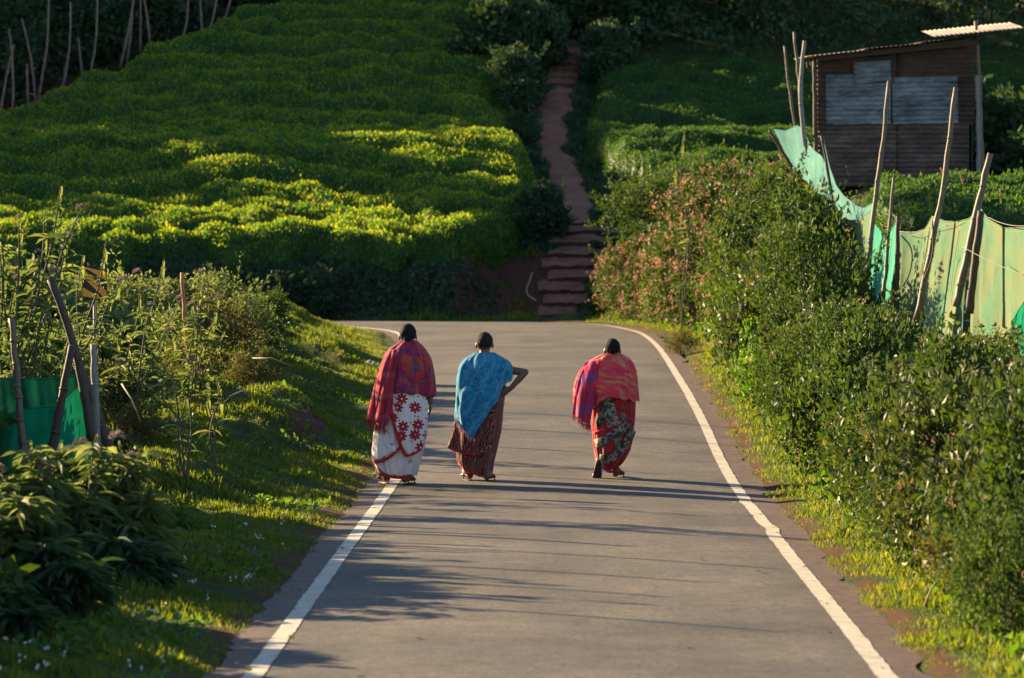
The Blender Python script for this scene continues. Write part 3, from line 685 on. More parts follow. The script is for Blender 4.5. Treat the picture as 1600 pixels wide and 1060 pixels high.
stake((1284, 212), (1308, 350), 54.5, 0.029, 'short dark stake at the lower left corner of the tin hut', 'wood_dark', 'wooden_stake', group=G1, nodes=0, seed=5)
stake((1310, 330), (1318, 460), 52.0, 0.034, 'dark post at the left end of the cream netting', 'wood_dark', 'wooden_stake', group=G1, nodes=0, seed=6)
stake((1390, 127), (1354, 440), 49.3, 0.035, 'tall pale bamboo stake in front of the middle of the tin hut', group=G1, seed=7)
stake((1397, 277), (1380, 470), 47.8, 0.025, 'shorter bamboo stake right behind the tall pale one', 'bamboo', group=G1, seed=8)
stake((1403, 338), (1401, 505), 46.0, 0.034, 'short dark forked post by the turquoise fold of netting', 'wood_dark', 'wooden_stake', group=G1, nodes=2, seed=9)
stake((1394, 440), (1392, 545), 46.0, 0.012, 'thin reddish stick in the hedge below the forked post', 'wood_orange', 'wooden_stick', nodes=0, seed=10)
stake((1494, 137), (1430, 505), 44.6, 0.038, 'tall leaning bamboo stake in front of the right half of the hut', 'bamboo', group=G1, bend=.05, seed=11)
stake((1547, 240), (1494, 480), 41.9, 0.046, 'thick leaning stake at the right of the hut with dark underside', 'bamboo', group=G1, seed=12, nodes=4)
stake((1533, 330), (1514, 490), 41.8, 0.050, 'stout dark prop behind the thick leaning stake', 'wood_dark', 'wooden_stake', group=G1, seed=13, nodes=0)
stake((1470, 262), (1482, 297), 59.5, 0.018, 'small reddish stick leaning left in the tea below the hut', 'wood_orange', 'wooden_stick', nodes=0, seed=14)
stake((1500, 268), (1512, 312), 58.5, 0.018, 'small brown stick in the tea nearest the hut corner', 'wood_orange', 'wooden_stick', nodes=0, seed=15)
stake((1563, 296), (1569, 352), 56.5, 0.017, 'thin red stick standing in the tea right of the hut', 'wood_orange', 'wooden_stick', nodes=0, seed=16)
stake((1344, 222), (1334, 330), 0, 0.017, 'x') if False else None
# left side stakes
stake((18, 497), (40, 745), 31.0, .033, 'upright bamboo stake in front of the green net at far left', group='stakes of the left garden fence', seed=21, nodes=7)
stake((112, 540), (76, 730), 31.2, .040, 'dark stake leaning right in the middle of the green net', 'wood_dark', 'wooden_stake', group='stakes of the left garden fence', seed=22, nodes=2)
stake((78, 436), (142, 690), 32.2, .042, 'long dark stake leaning left across the corner of the green net', 'wood_dark', 'wooden_stake', group='stakes of the left garden fence', seed=23, nodes=0, bend=.06)
stake((146, 538), (152, 715), 32.4, .036, 'grey upright post at the right corner of the green net', 'wood_grey', 'wooden_stake', group='stakes of the left garden fence', seed=24, nodes=2)
stake((120, 560), (172, 705), 33.0, .05, 'dark stump like post leaning behind the grey corner post', 'wood_dark', 'wooden_stake', group='stakes of the left garden fence', seed=25, nodes=0)
stake((285, 426), (298, 670), 44.0, .030, 'slim orange brown stake standing alone in the left bushes', 'wood_orange', 'wooden_stake', seed=26, nodes=0)
stake((157, 443), (164, 560), 46.0, .038, 'short orange post beside the striped road sign', 'wood_orange', 'wooden_stake', seed=27, nodes=0)
stake((680-112, 0), (0, 0), 0, .02, 'x') if False else None
# tall stakes just left of the picture whose long shadows cross the road
for i, (x, y, h) in enumerate([(-6.6, 36.6, 2.9), (-6.9, 33.4, 3.1), (-6.3, 31.2, 2.7), (-7.0, 30.4, 3.0), (-6.7, 28.4, 3.1), (-6.2, 42.5, 2.4), (-6.8, 48.5, 2.8), (-7.2, 51.5, 3.0)]):
    V_ = stake_mesh((0, 0, -.2), (random.uniform(-.15, .15), random.uniform(-.2, .2), h), .035, .022, .04, 6, 90+i)
    o = link('bamboo_stake', V_, M['bamboo'], None, (x, y, gz(x, y))); tag(o, '%s tall bamboo stake of the garden fence outside the left edge of the picture' % ORD[i], 'stake', 'stakes outside the left edge')
# thin bare poles on the upper left terrace: (u_top, v_top, u_bot, v_bot, Y, bend)
PO = [(6, -10, -2, 60, 103, 0), (14, 45, 20, 160, 99.5, .05), (22, 70, 1, 165, 99, -.03), (42, -12, 28, 115, 104, .05), (34, 30, 56, 150, 101, .06), (45, -5, 46, 30, 106, 0),
      (76, -10, 60, 145, 100.5, .08), (42, 100, 44, 155, 100, 0), (110, 4, 94, 140, 100.5, .10), (104, 20, 100, 110, 104, 0), (122, 60, 130, 120, 103, 0), (152, 0, 142, 103, 101.5, .05), (168, -10, 171, 90, 106, 0), (210, -8, 188, 95, 102, .02), (208, -8, 198, 88, 102.5, .03),
      (220, -10, 219, 70, 105, 0), (223, -10, 234, 58, 104, .03), (253, -12, 256, 55, 107, 0), (294, -8, 285, 54, 104, .05), (312, -8, 317, 58, 104.3, 0), (340, -8, 322, 58, 104.2, .02), (362, -8, 343, 45, 105, .02), (325, -10, 326, 45, 107, 0)]
for i, (a, b, c, d, y, be) in enumerate(sorted(PO, key=lambda q: (q[0]+q[2])/2)):
    wd = ['upright', 'leaning right', 'leaning left'][0 if abs(a-c) < 6 else (1 if a > c else 2)]
    pos_ = ('nearest the left edge', 'near the left edge')[min(i, 1)] if i < 2 else '%s from the left' % (ORD+['twenty first', 'twenty second', 'twenty third'])[i]
    stake((a, b), (c, d+10), y, .034, 'thin bare pole %s on the upper left terrace, %s' % (wd, pos_), 'pole', 'garden_pole', be, 0, 'thin poles on the bare terrace', seed=40+i, cat='pole')

# ------------------------------------------------------------------ netting
def net_mat(name, c1, c2, opac, weave=55, tr=.45, yb=None):
    m, n, out = new_mat(name); co = uvco(n); nz = noise_tex(n, 3.2, 6, .65, co)
    c = ramp(n, nz, [(.35, c1), (.65, c2)])
    if yb:   # noise patches blended towards a yellower tone
        z = noise_tex(n, 1.4, 4, .6, co); c = mixc(n, ramp(n, z, [(.34, (0, 0, 0)), (.62, (1, 1, 1))]), c, yb)
    sp = N(n, 'ShaderNodeSeparateXYZ'); n.links.new(co, sp.inputs[0])
    wv = mth(n, 'MULTIPLY', mth(n, 'SINE', mth(n, 'MULTIPLY', sp.outputs[0], weave*6.28)), mth(n, 'SINE', mth(n, 'MULTIPLY', sp.outputs[1], weave*6.28)))
    p = N(n, 'ShaderNodeBsdfDiffuse'); t = N(n, 'ShaderNodeBsdfTranslucent'); n.links.new(c, p.inputs[0]); n.links.new(c, t.inputs[0])
    b = N(n, 'ShaderNodeBump'); b.inputs['Strength'].default_value = .3; b.inputs['Distance'].default_value = .02; n.links.new(noise_tex(n, 9, 4, .6, co), b.inputs['Height']); n.links.new(b.outputs[0], p.inputs['Normal'])
    mx = N(n, 'ShaderNodeMixShader'); mx.inputs[0].default_value = tr; n.links.new(p.outputs[0], mx.inputs[1]); n.links.new(t.outputs[0], mx.inputs[2])
    tp = N(n, 'ShaderNodeBsdfTransparent'); m2 = N(n, 'ShaderNodeMixShader')
    op = mth(n, 'ADD', mth(n, 'MULTIPLY', wv, .12), opac)
    n.links.new(op, m2.inputs[0]); n.links.new(tp.outputs[0], m2.inputs[1]); n.links.new(mx.outputs[0], m2.inputs[2]); n.links.new(m2.outputs[0], out.inputs[0]); return m
M['net_green'] = net_mat('green_net', (.010, .20, .11), (.02, .30, .17), .90)
M['net_dark'] = net_mat('dark_green_net', (.008, .10, .065), (.012, .15, .09), .86)
M['net_cyan'] = net_mat('cyan_net', (.16, .38, .36), (.25, .46, .42), .55, 22)
M['net_cream'] = net_mat('cream_net', (.07, .20, .135), (.13, .26, .165), .95, yb=(.21, .235, .13), tr=.35)
M['net_teal'] = net_mat('teal_net', (.06, .30, .22), (.12, .38, .28), .94, tr=.4)
def net(top, bot, mat, label, folds=5, amp=.05, sag=.0, seed=0, name='shade_net'):
    "top / bot: lists of (u, v, Y)"
    a = np.array([pt(*p) for p in top]); b = np.array([pt(*p) for p in bot]); nu, nv = 90, 30
    def along(A):
        s = np.concatenate([[0], np.cumsum(np.linalg.norm(np.diff(A, axis=0), axis=1))]); q = np.linspace(0, s[-1], nu)
        return np.stack([np.interp(q, s, A[:, k]) for k in range(3)], 1), s[-1]
    A, L = along(a); B, _ = along(b); v = np.linspace(0, 1, nv)[None, :, None]
    ker = np.array([1, 2, 3, 2, 1])/9.
    for q in (A, B):
        for k in range(3): q[:, k] = np.convolve(np.pad(q[:, k], 2, 'edge'), ker, 'valid')
    P = A[:, None]*(1-v)+B[:, None]*v
    r = np.random.RandomState(seed); u = np.linspace(0, 1, nu)[:, None]; vv = v[0, :, 0][None]
    f = sum(np.sin(u*folds*6.28*fr+vv*sl+ph)*am for fr, sl, ph, am in [(1, r.uniform(-3, 3), r.uniform(0, 6), 1), (1.9, r.uniform(-4, 4), r.uniform(0, 6), .5), (3.7, r.uniform(-5, 5), r.uniform(0, 6), .22), (.4, r.uniform(-2, 2), r.uniform(0, 6), .9)])
    f2 = np.sin(vv*9+u*7+r.uniform(0, 6))*.25+np.sin(vv*4-u*13)*.3+np.sin(u*math.pi*2-vv*6)*.35*vv+.12*np.sin(vv*22+u*15)
    P[..., 1] += amp*(f+f2)*(.35+.65*vv); P[..., 0] += .25*amp*np.roll(f, 5, 0)*vv
    H = np.linalg.norm(B-A, axis=1).mean()
    uv = np.dstack([np.repeat(u*L, nv, 1), np.repeat(vv*H, nu, 0)])
    o = link(name, grid_mesh('shade_net', P, uv=uv), M[mat]); tag(o, label, 'net', 'netting of the garden fences')
    c = P.reshape(-1, 3).mean(0); o.data.transform(Matrix.Translation(-Vector(c))); o.location = c
    sm = o.modifiers.new('thickness', 'SOLIDIFY'); sm.thickness = .002
    # rolled top hem rope as part
    pv = [Vector(P[i, 0])-Vector(c) for i in range(0, nu, 3)]; V, F = tube(pv, [.007]*len(pv), 5)
    link('hem', pymesh('hem', V, F), M[mat], o)
    return o
net([(1209, 203, 58.6), (1228, 205, 58.2), (1246, 196, 57.6), (1256, 205, 57.4), (1268, 232, 56.8), (1284, 245, 55.8), (1292, 262, 55)], [(1238, 262, 58.6), (1262, 285, 57), (1300, 330, 55)], 'net_cyan', 'sheer turquoise netting bunched around the far stakes left of the hut', 4, .06, seed=1)
net([(1286, 216, 54.6), (1296, 262, 54), (1306, 290, 53.3), (1318, 306, 52.6), (1338, 322, 51.8), (1350, 326, 51), (1364, 317, 50.2)], [(1310, 338, 54.4), (1320, 345, 53), (1342, 350, 51.8), (1363, 352, 50.3)], 'net_cyan', 'sagging sheer turquoise netting below the left corner of the hut', 3, .04, seed=2)
net([(1308, 338, 52.3), (1330, 345, 51.7), (1345, 342, 51.2), (1360, 330, 50.4), (1366, 322, 50.2)], [(1312, 470, 52.0), (1335, 470, 51.3), (1358, 468, 50.3)], 'net_cream', 'cream green cloth netting between dark post and tall pale stake', 2, .04, seed=3)
net([(1366, 350, 49.8), (1385, 372, 49), (1398, 352, 47.6), (1406, 340, 46.9)], [(1356, 455, 49.5), (1372, 475, 48.4), (1392, 480, 47.2)], 'net_teal', 'narrow turquoise fold of netting beside the short forked post', 2, .07, seed=4)
net([(1405, 362, 46.9), (1425, 365, 46.6), (1445, 358, 46.2), (1457, 338, 45.6)], [(1402, 520, 46.6), (1425, 520, 46.1), (1440, 520, 45.6)], 'net_cream', 'cream netting panel left of the tall leaning stake', 1.3, .07, seed=5)
net([(1457, 338, 45.5), (1475, 346, 45), (1495, 347, 44.4), (1514, 342, 43.8), (1526, 330, 43.3)], [(1436, 525, 45.2), (1470, 530, 44.4), (1500, 530, 43.4)], 'net_cream', 'wide cream netting panel between the two leaning stakes', 1.6, .09, seed=6)
net([(1530, 324, 43.0), (1548, 344, 42.4), (1570, 357, 41.6), (1600, 356, 40.6), (1640, 348, 39.6)], [(1520, 555, 42.6), (1560, 560, 41.4), (1600, 560, 40.4), (1640, 560, 39.6)], 'net_cream', 'rightmost pale green netting panel with deep folds', 2.2, .14, seed=7)
net([(1584, 500, 39.4), (1600, 470, 39), (1640, 455, 38.4)], [(1576, 540, 39.6), (1600, 560, 38.8), (1640, 570, 38.2)], 'net_green', 'dark green bunch of netting at the right edge of the picture', 2, .09, seed=8)
net([(-30, 590, 33.6), (20, 592, 33.5), (70, 592, 33.4), (130, 586, 33.3)], [(-30, 690, 33.6), (60, 700, 33.4), (140, 720, 33.2)], 'net_dark', 'darker green net strip behind the left garden stakes', 3, .03, seed=9)
net([(-30, 668, 31.9), (8, 650, 31.8), (34, 640, 31.7), (66, 636, 31.7), (95, 634, 31.8), (118, 612, 32.2), (134, 592, 32.5)], [(-30, 775, 31.8), (40, 780, 31.7), (100, 775, 31.9), (150, 760, 32.4)], 'net_green', 'bright green net sagging between stakes at the far left', 3, .05, seed=10)
def wire(a, b, sag, label, r=.004, mat='wood_grey'):
    a, b = pt(*a), pt(*b); ps = [a.lerp(b, t)-Vector((0, 0, sag*4*t*(1-t)))-a for t in np.linspace(0, 1, 12)]
    V, F = tube(ps, [r]*12, 5); o = link('rope', pymesh('rope', V, F), M[mat]); o.location = a; tag(o, label, 'rope')
wire((1503, 385, 41.6), (1610, 432, 40), .03, 'pale guy rope tied across the rightmost netting panel')
wire((1405, 362, 46.7), (1500, 345, 44), .05, 'thin cord strung along the top of the cream netting')
wire((1545, 340, 41.7), (1610, 352, 40), .04, 'thin cord running right from the thick leaning stake')
# loops of cane against the cream net
for (pts_, lab) in (([(1408, 368), (1422, 385), (1425, 405), (1420, 430), (1410, 448)], 'thin curved cane loop hanging on the netting beside the forked post'), ([(1457, 345), (1458, 385), (1454, 410), (1442, 440)], 'thin bent cane tied to the tall leaning stake')):
    ps = [pt(u, v, 44.4) for u, v in pts_]; q = catmull([tuple(p) for p in ps], 6); c = Vector(q[0])
    V, F = tube([Vector(p)-c for p in q], [.009]*len(q), 5); o = link('cane', pymesh('cane', V, F), M['wood_dark']); o.location = c; tag(o, lab, 'cane')

# ------------------------------------------------------------------ tin hut
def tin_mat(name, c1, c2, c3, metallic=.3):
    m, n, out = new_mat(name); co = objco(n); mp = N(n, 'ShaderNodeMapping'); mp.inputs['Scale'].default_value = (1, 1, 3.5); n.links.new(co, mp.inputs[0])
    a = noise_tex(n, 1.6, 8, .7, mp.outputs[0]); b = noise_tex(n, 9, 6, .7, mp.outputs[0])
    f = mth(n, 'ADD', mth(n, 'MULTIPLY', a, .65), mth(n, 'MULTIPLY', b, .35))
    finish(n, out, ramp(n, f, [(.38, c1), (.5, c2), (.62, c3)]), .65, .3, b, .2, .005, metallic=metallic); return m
M['tin_rust'] = tin_mat('rusty_tin', (.028, .020, .018), (.068, .045, .038), (.15, .11, .09), .1)
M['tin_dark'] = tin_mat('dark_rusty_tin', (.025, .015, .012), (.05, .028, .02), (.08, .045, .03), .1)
M['tin_blue'] = tin_mat('galvanised_tin', (.05, .045, .045), (.13, .15, .17), (.24, .27, .29), .35)
M['tin_pale'] = tin_mat('pale_tin', (.16, .12, .09), (.27, .22, .17), (.38, .32, .26), .2)
HY = 62.0; hs = 6000/HY
def hx(u): return (u-800)/hs
def hz(v): return CAM_Z+(410-v)/hs
hut = tag(empty('tin_hut', (hx(1400), HY, gz(hx(1400), HY))), 'small patched corrugated tin hut with slanting roof above the netting fence', 'hut')
HO = hut.location
def corr_sheet(x0, x1, z0, z1, yoff, mat, parent=hut, tilt=0, amp=.013, pitch=.076, top=None, lab=None, name='tin_sheet'):
    "sheet facing the camera, ridges running sideways; top: optional z at right end for a slanted top edge"
    nz = max(8, int((max(z1, top or z1)-z0)/pitch*6)); nx = 9; rr = random.Random(x0*7+z0)
    xs = np.linspace(x0, x1, nx); V = []
    P = np.zeros((nz, nx, 3))
    for j in range(nz):
        for i, x in enumerate(xs):
            zt = z1+((top or z1)-z1)*i/(nx-1)
            z = z0+(zt-z0)*j/(nz-1)
            P[j, i] = (x-HO.x+rr.uniform(-.003, .003), yoff+amp*math.sin(z/pitch*2*math.pi)+.006*math.sin(x*3+z), z-HO.z)
    if tilt:
        c = P.reshape(-1, 3).mean(0); Rm = np.array([[math.cos(tilt), 0, -math.sin(tilt)], [0, 1, 0], [math.sin(tilt), 0, math.cos(tilt)]]); P = (P-c) @ Rm.T+c
    o = link(name, grid_mesh('tin_sheet', P), M[mat], parent)
    s = o.modifiers.new('thickness', 'SOLIDIFY'); s.thickness = .003
    if lab: o['label'] = lab
    return o
zb = hz(292)
hw_ = corr_sheet(hx(1278), hx(1400), zb, hz(196), 0, 'tin_rust', lab='rust brown lower wall sheet, left')
corr_sheet(hx(1399), hx(1514), zb, hz(195), .012, 'tin_rust', lab='rust brown lower wall sheet, right')
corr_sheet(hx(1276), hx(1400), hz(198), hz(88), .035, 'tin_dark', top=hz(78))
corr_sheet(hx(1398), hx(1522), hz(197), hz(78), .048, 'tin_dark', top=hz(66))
corr_sheet(hx(1290), hx(1391), hz(196), hz(116), -.02, 'tin_blue', tilt=.015, lab='grey blue galvanised sheet over the left half of the wall')
corr_sheet(hx(1393), hx(1496), hz(194), hz(121), -.012, 'tin_blue', tilt=.02, lab='grey blue galvanised sheet over the right half of the wall')
corr_sheet(hx(1333), hx(1391), hz(131), hz(97), -.045, 'tin_blue', tilt=.07, lab='small crooked grey brown patch over the galvanised sheets')
corr_sheet(hx(1277), hx(1292), hz(205), hz(120), -.008, 'tin_dark')
# side walls (running away from the camera), back wall
def plain_panel(name, pts_, mat, th=.02):
    P = np.array(pts_, float).reshape(2, 2, 3)-np.array(HO); o = link(name, grid_mesh(name, P, smooth=False), M[mat], hut)
    s = o.modifiers.new('thickness', 'SOLIDIFY'); s.thickness = th; return o
xl, xr = hx(1276), hx(1520); yb = HY+2.3
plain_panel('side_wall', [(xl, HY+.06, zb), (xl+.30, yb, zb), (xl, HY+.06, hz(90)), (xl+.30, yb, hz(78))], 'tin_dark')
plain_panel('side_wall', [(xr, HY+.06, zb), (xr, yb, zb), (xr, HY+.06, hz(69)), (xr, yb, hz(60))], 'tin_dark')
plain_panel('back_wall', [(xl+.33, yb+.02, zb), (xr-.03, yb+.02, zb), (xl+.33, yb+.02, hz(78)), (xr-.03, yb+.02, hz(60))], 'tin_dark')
# corner posts
for (ub, ut, vb, vt, rr_, mt) in ((1530, 1527, 288, 118, .045, 'wood_grey'), (1536, 1525, 290, 33, .035, 'bamboo'), (1275, 1272, 292, 96, .04, 'wood_dark')):
    a_, b_ = pt(ub, vb, HY-.15), pt(ut, vt, HY-.15); o = link('post', stake_mesh(a_, b_, rr_, rr_*.85, .01, 3, int(ub)), M[mt], hut); o.location = a_-HO
V, F = [], []
for k in range(4): box(V, F, Vector((hx(1400), HY-.2+k*.7, hz(80)))-HO, (2.62, .07, .09), Matrix.Rotation(-.1, 3, 'Y'))
link('roof_beams', pymesh('roof_beams', V, F, False), M['wood_dark'], hut)
# roof sheets: corrugations run front to back
def roof_sheet(x0, x1, z0, z1, mat, yo=0, curl=0, y0=HY-.55, y1=HY+2.7, zback=.30):
    nx = max(10, int((x1-x0)/.076*6)); ny = 6; P = np.zeros((ny, nx, 3))
    for j in range(ny):
        t = j/(ny-1)
        for i in range(nx):
            s = i/(nx-1); x = x0+(x1-x0)*s
            P[j, i] = (x-HO.x, y0+(y1-y0)*t-HO.y, z0+(z1-z0)*s+zback*t+.009*math.sin(x/.076*2*math.pi)+yo+curl*s*s-HO.z)
    o = link('roof_sheet', grid_mesh('roof_sheet', P), M[mat], hut); s = o.modifiers.new('thickness', 'SOLIDIFY'); s.thickness = .003; return o
roof_sheet(hx(1259), hx(1352), hz(91), hz(81), 'tin_pale', 0, zback=.12)
roof_sheet(hx(1348), hx(1440), hz(80.5), hz(72), 'tin_rust', .012, zback=.12)
roof_sheet(hx(1436), hx(1530), hz(71), hz(62), 'tin_rust', .022, zback=.12)
rsx = roof_sheet(hx(1450), hx(1590), hz(66), hz(52), 'tin_pale', .035, 0, HY-.75, HY+1.1, .20); rsx['label'] = 'pale loose roof sheet jutting out past the right wall'

# ------------------------------------------------------------------ right hedge: individual shrubs
GH = 'shrubs of the roadside hedge on the right bank'
def on_bank(u, v, y): p = pt(u, v, y); return p.x, y
def sh(key, u, y, s, lab, rz=None, dz=0, group=GH, **k):
    x = (u-800)/6000*y; return shrub(key, x, y, s, rz if rz is not None else random.uniform(0, 6.28), lab, group=group, name='shrub', dz=dz, **k)
# near to far; (kind, u of the base, depth, scale, label)
HED = [
 ('h3', 1631, 23.0, 0.94, 'leafy shrub cut off by the lower right corner of the picture'),
 ('h1', 1663, 26.0, 1.24, 'dense shrub at the right edge just above the bottom corner'),
 ('h2', 1493, 26.2, 0.92, 'shrub above the dry brown gap near the bottom right'),
 ('h3', 1534, 28.3, 1.18, 'tall dense small leaved shrub near the bottom right'),
 ('h1', 1406, 29.4, 0.97, 'rounded shrub nearest the road in the lower right'),
 ('h2', 1475, 31.5, 1.24, 'full shrub behind the rounded one nearest the road'),
 ('h1', 1595, 31.5, 1.36, 'shrub on the right edge below the pale netting'),
 ('big', 1321, 32.4, 0.85, 'broad leaved bush with pale shiny leaves low beside the road line'),
 ('h3', 1376, 34.4, 1.12, 'upright shrub rising behind the broad leaved bush'),
 ('big', 1442, 35.5, 1.18, 'second broad leaved bush higher on the bank on the right'),
 ('h2', 1537, 36.2, 1.47, 'spreading shrub in front of the rightmost netting'),
 ('big', 1287, 37.4, 0.85, 'third broad leaved bush at the verge level with the walkers'),
 ('h1', 1358, 38.5, 1.24, 'small leaved shrub uphill of the walkers level'),
 ('h2', 1627, 37.5, 1.36, 'shrub touching the right edge under the dark green net bunch'),
 ('h3', 1448, 40.2, 1.36, 'tall shrub whose tips reach the cream netting panels'),
 ('h1', 1263, 41.0, 0.92, 'shrub at the verge above the widest part of the grass'),
 ('h2', 1329, 43.0, 1.30, 'dense shrub with dark hollow below the forked post'),
 ('h1', 1523, 41.0, 1.12, 'shrub between the last two netting panels'),
 ('h3', 1214, 44.5, 0.85, 'low shrub at the road edge midway to the bend'),
 ('h1', 1280, 46.5, 1.42, 'big rounded shrub left of the cream netting'),
 ('low', 1185, 48.0, 1.12, 'low bright green creeper patch beside the grass verge'),
 ('h2', 1225, 49.5, 1.36, 'large shrub below the turquoise netting'),
 ('h3', 1271, 52.0, 1.71, 'tall green shrub just left of the netting end post'),
 ('big', 1171, 53.0, 1.12, 'bush with large bright leaves in the middle of the hedge'),
 ('h1', 1225, 56.0, 1.65, 'high shrub below the trio of bamboo stakes'),
 ('low', 1111, 55.5, 1.24, 'bright yellow green mound of leaves at the curve of the road'),
 ('h2', 1160, 59.5, 1.45, 'small leaved shrub above the bright green mound'),
 ('fl2', 1170, 63.5, 1.90, 'tall pink flowering shrub at the top of the hedge'),
 ('fl', 1100, 65.0, 1.35, 'pink flowering shrub in the middle of the flower bank'),
 ('h3', 1050, 67.0, 1.05, 'green shrub with pale stems at the outside of the bend'),
 ('fl', 1100, 70.5, 1.8, 'largest pink flowering shrub behind the bend'),
 ('fl2', 1040, 72.0, 1.55, 'pink flowering shrub directly above the outer road line'),
 ('fl', 985, 78.8, 1.15, 'pink flowering shrub overhanging the right side of the earth steps'),
 ('mid', 975, 73.5, 0.75, 'low greyish shrub at the foot of the flowering bank'),
 ('h1', 1060, 81.5, 2.3, 'leafy shrub crowning the flowering bank near the steps'),
 ('h2', 1160, 72.5, 2.20, 'leafy shrub crowning the hedge left of the trio of stakes'),
 ('dk', 962, 80.5, .7, 'dark shrub in shade at the right foot of the earth steps'),
 ('h1', 1500, 21.8, .62, 'low shrub spilling over the grass in the lower right corner'),
 ('h2', 1595, 24.8, .95, 'dark shrub right of the dry brown tangle'),
 ('h1', 1385, 27.6, .55, 'low leafy clump at the verge just above the lower right corner'),
 ('fl2', 1010, 75.5, 1.2, 'pink flowering shrub low on the flower bank nearest the steps'),
 ('fl', 1080, 62.5, 1.0, 'small pink flowering shrub beside the bright green mound'),
]
TOPV = [(905, 400), (950, 345), (1000, 285), (1060, 245), (1130, 240), (1200, 240), (1265, 275), (1300, 345), (1325, 445), (1390, 470), (1440, 525), (1480, 510), (1540, 500), (1600, 530), (1700, 560)]
HMAX = {'h1': 1.1, 'h2': 1.15, 'h3': 1.3, 'big': 1.1, 'fl': 1.15, 'fl2': 1.1, 'low': .53, 'mid': 1.1, 'dk': 1.15}
for k in HED:
    x = (k[1]-800)/6000*k[2]; y = k[2]; wd0 = .60*k[3]
    for _ in range(12):                                # keep the verge clear
        t0 = float(road_t([x], [y])[0][0])
        if t0 < .5+wd0:
            if k[2] > 69: x += .35*(.52+wd0-t0); y += .9*(.52+wd0-t0)
            else: x += (.52+wd0-t0)
    zg = gz(x, y); u_ = x/y*6000+800; tv = np.interp(u_, [q[0] for q in TOPV], [q[1] for q in TOPV])+10
    zt = CAM_Z+(410-tv)*y/6000; sz = min(k[3]*1.3, max(.25, (zt-zg)/HMAX[k[0]])); sxy = min(k[3], max(.8, sz*1.4))*(.90 if y < 58 else 1)
    sh(k[0], u_, y, k[3], k[4], dz=-.08, sc=(sxy, sxy, sz))
# tall sprigs and dead grass at the hedge foot
o = sh('dry', 1500, 24.6, .50, 'dry brown tangle of dead stems under the hedge near the corner'); sh('dry', 1065, 62.5, .4, 'dry reddish weeds at the road edge under the flowering shrubs')

# ------------------------------------------------------------------ large leaved plants with separate leaves
def big_leaf(name, L, W, droop, seed):
    r = random.Random(seed); n = 6; V = []; F = []
    for i in range(n+1):
        t = i/n; wv = W*math.sin(math.pi*min(1, t*.93+.05))**.8*(1-.25*t); y = L*t*(1-.12*droop*t); z = L*(.22*t-droop*.55*t*t)
        tw = r.uniform(-.008, .008)
        V += [Vector((-wv/2, y, z+wv*.22+tw)), Vector((0, y, z)), Vector((wv/2, y, z+wv*.22-tw))]
    for i in range(n):
        a = i*3; F += [(a, a+1, a+4, a+3), (a+1, a+2, a+5, a+4)]
    return pymesh(name, V, F, True)
LEAVES = {}
for key, mt, L, W in (('grey', 'grey_leaf', .19, .040), ('green', 'bright', .15, .055), ('dark', 'hedge', .19, .06)):
    LEAVES[key] = []
    for q in range(5):
        me = big_leaf('leaf', L*(.8+.1*q), W*(.85+.08*q), .5+.28*q, q)
        a = me.attributes.new('rnd', 'FLOAT', 'FACE'); a.data.foreach_set('value', [q*.22]*len(me.polygons)); me.materials.append(M[mt]); LEAVES[key].append(me)
def head_mesh(seed, size, mat):
    r = np.random.default_rng(seed); n = 46; d = norm(r.normal(0, 1, (n, 3))); d[:, 2] = np.abs(d[:, 2])*.7
    me = leaf_mesh('flower_head', d*size*.7, d+r.normal(0, .4, d.shape), size*.55, ROUND, r=r); me.materials.append(M[mat]); return me
HEADS = [head_mesh(70, .035, 'lilac'), head_mesh(71, .045, 'lilac')]
def plant(base, tips, label, leafkey='grey', per=9, heads=.5, cat='plant', name='leafy_plant', r0=.012, seed=0, scale=1.0, low=500, group=None, lowsize=.19, lowmat=None):
    r = random.Random(seed); b = Vector(base); o = empty(name, b); tag(o, label, cat, group); V, F = [], []; LP, LD = [], []
    for tp in tips:
        e = Vector(tp)-b; k = Vector((r.uniform(-.1, .1), r.uniform(-.1, .1), 0)); m1 = e*.35+k+Vector((0, 0, e.length*.08)); m2 = e*.72-k*.6+Vector((0, 0, e.length*.05))
        q = catmull([(0, 0, -.1), tuple(m1), tuple(m2), tuple(e)], 6); ql = [Vector(p) for p in q]
        tube(ql, [r0*(1-.72*i/(len(ql)-1)) for i in range(len(ql))], 6, V, F)
        dirv = (ql[-1]-ql[-3]).normalized()
        for j in range(per):
            p = ql[-1]-dirv*(j*.028*scale); az = j*2.4+r.uniform(-.3, .3); el = r.uniform(.1, .75) if j > 3 else r.uniform(.7, 1.2)
            lo = link('leaf', r.choice(LEAVES[leafkey]), parent=o); lo.location = p
            lo.rotation_euler = (el, r.uniform(-.25, .25), az); lo.rotation_euler.order = 'XYZ'; s = scale*r.uniform(.55, 1.1)*(.6 if j < 3 else 1); lo.scale = (s, s, s)
        if r.random() < heads:
            h = link('flower_head', r.choice(HEADS), parent=o); h.location = ql[-1]+dirv*.03; h.scale = (scale,)*3
        for j in range(low//max(1, len(tips))):
            t = r.uniform(.15, .9); i = int(t*(len(ql)-1)); LP.append(ql[i]+Vector((r.gauss(0, .03), r.gauss(0, .03), 0))); a = r.uniform(0, 6.28); LD.append((math.cos(a), math.sin(a), r.uniform(-.5, .3)))
    link('stems', pymesh('stems', V, F), M['stem'], o)
    if LP:
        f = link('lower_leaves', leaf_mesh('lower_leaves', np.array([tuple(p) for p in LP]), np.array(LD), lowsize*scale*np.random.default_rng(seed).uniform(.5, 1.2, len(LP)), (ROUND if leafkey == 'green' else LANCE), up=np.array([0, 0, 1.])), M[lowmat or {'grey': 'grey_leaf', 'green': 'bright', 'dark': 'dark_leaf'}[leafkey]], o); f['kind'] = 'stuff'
    return o
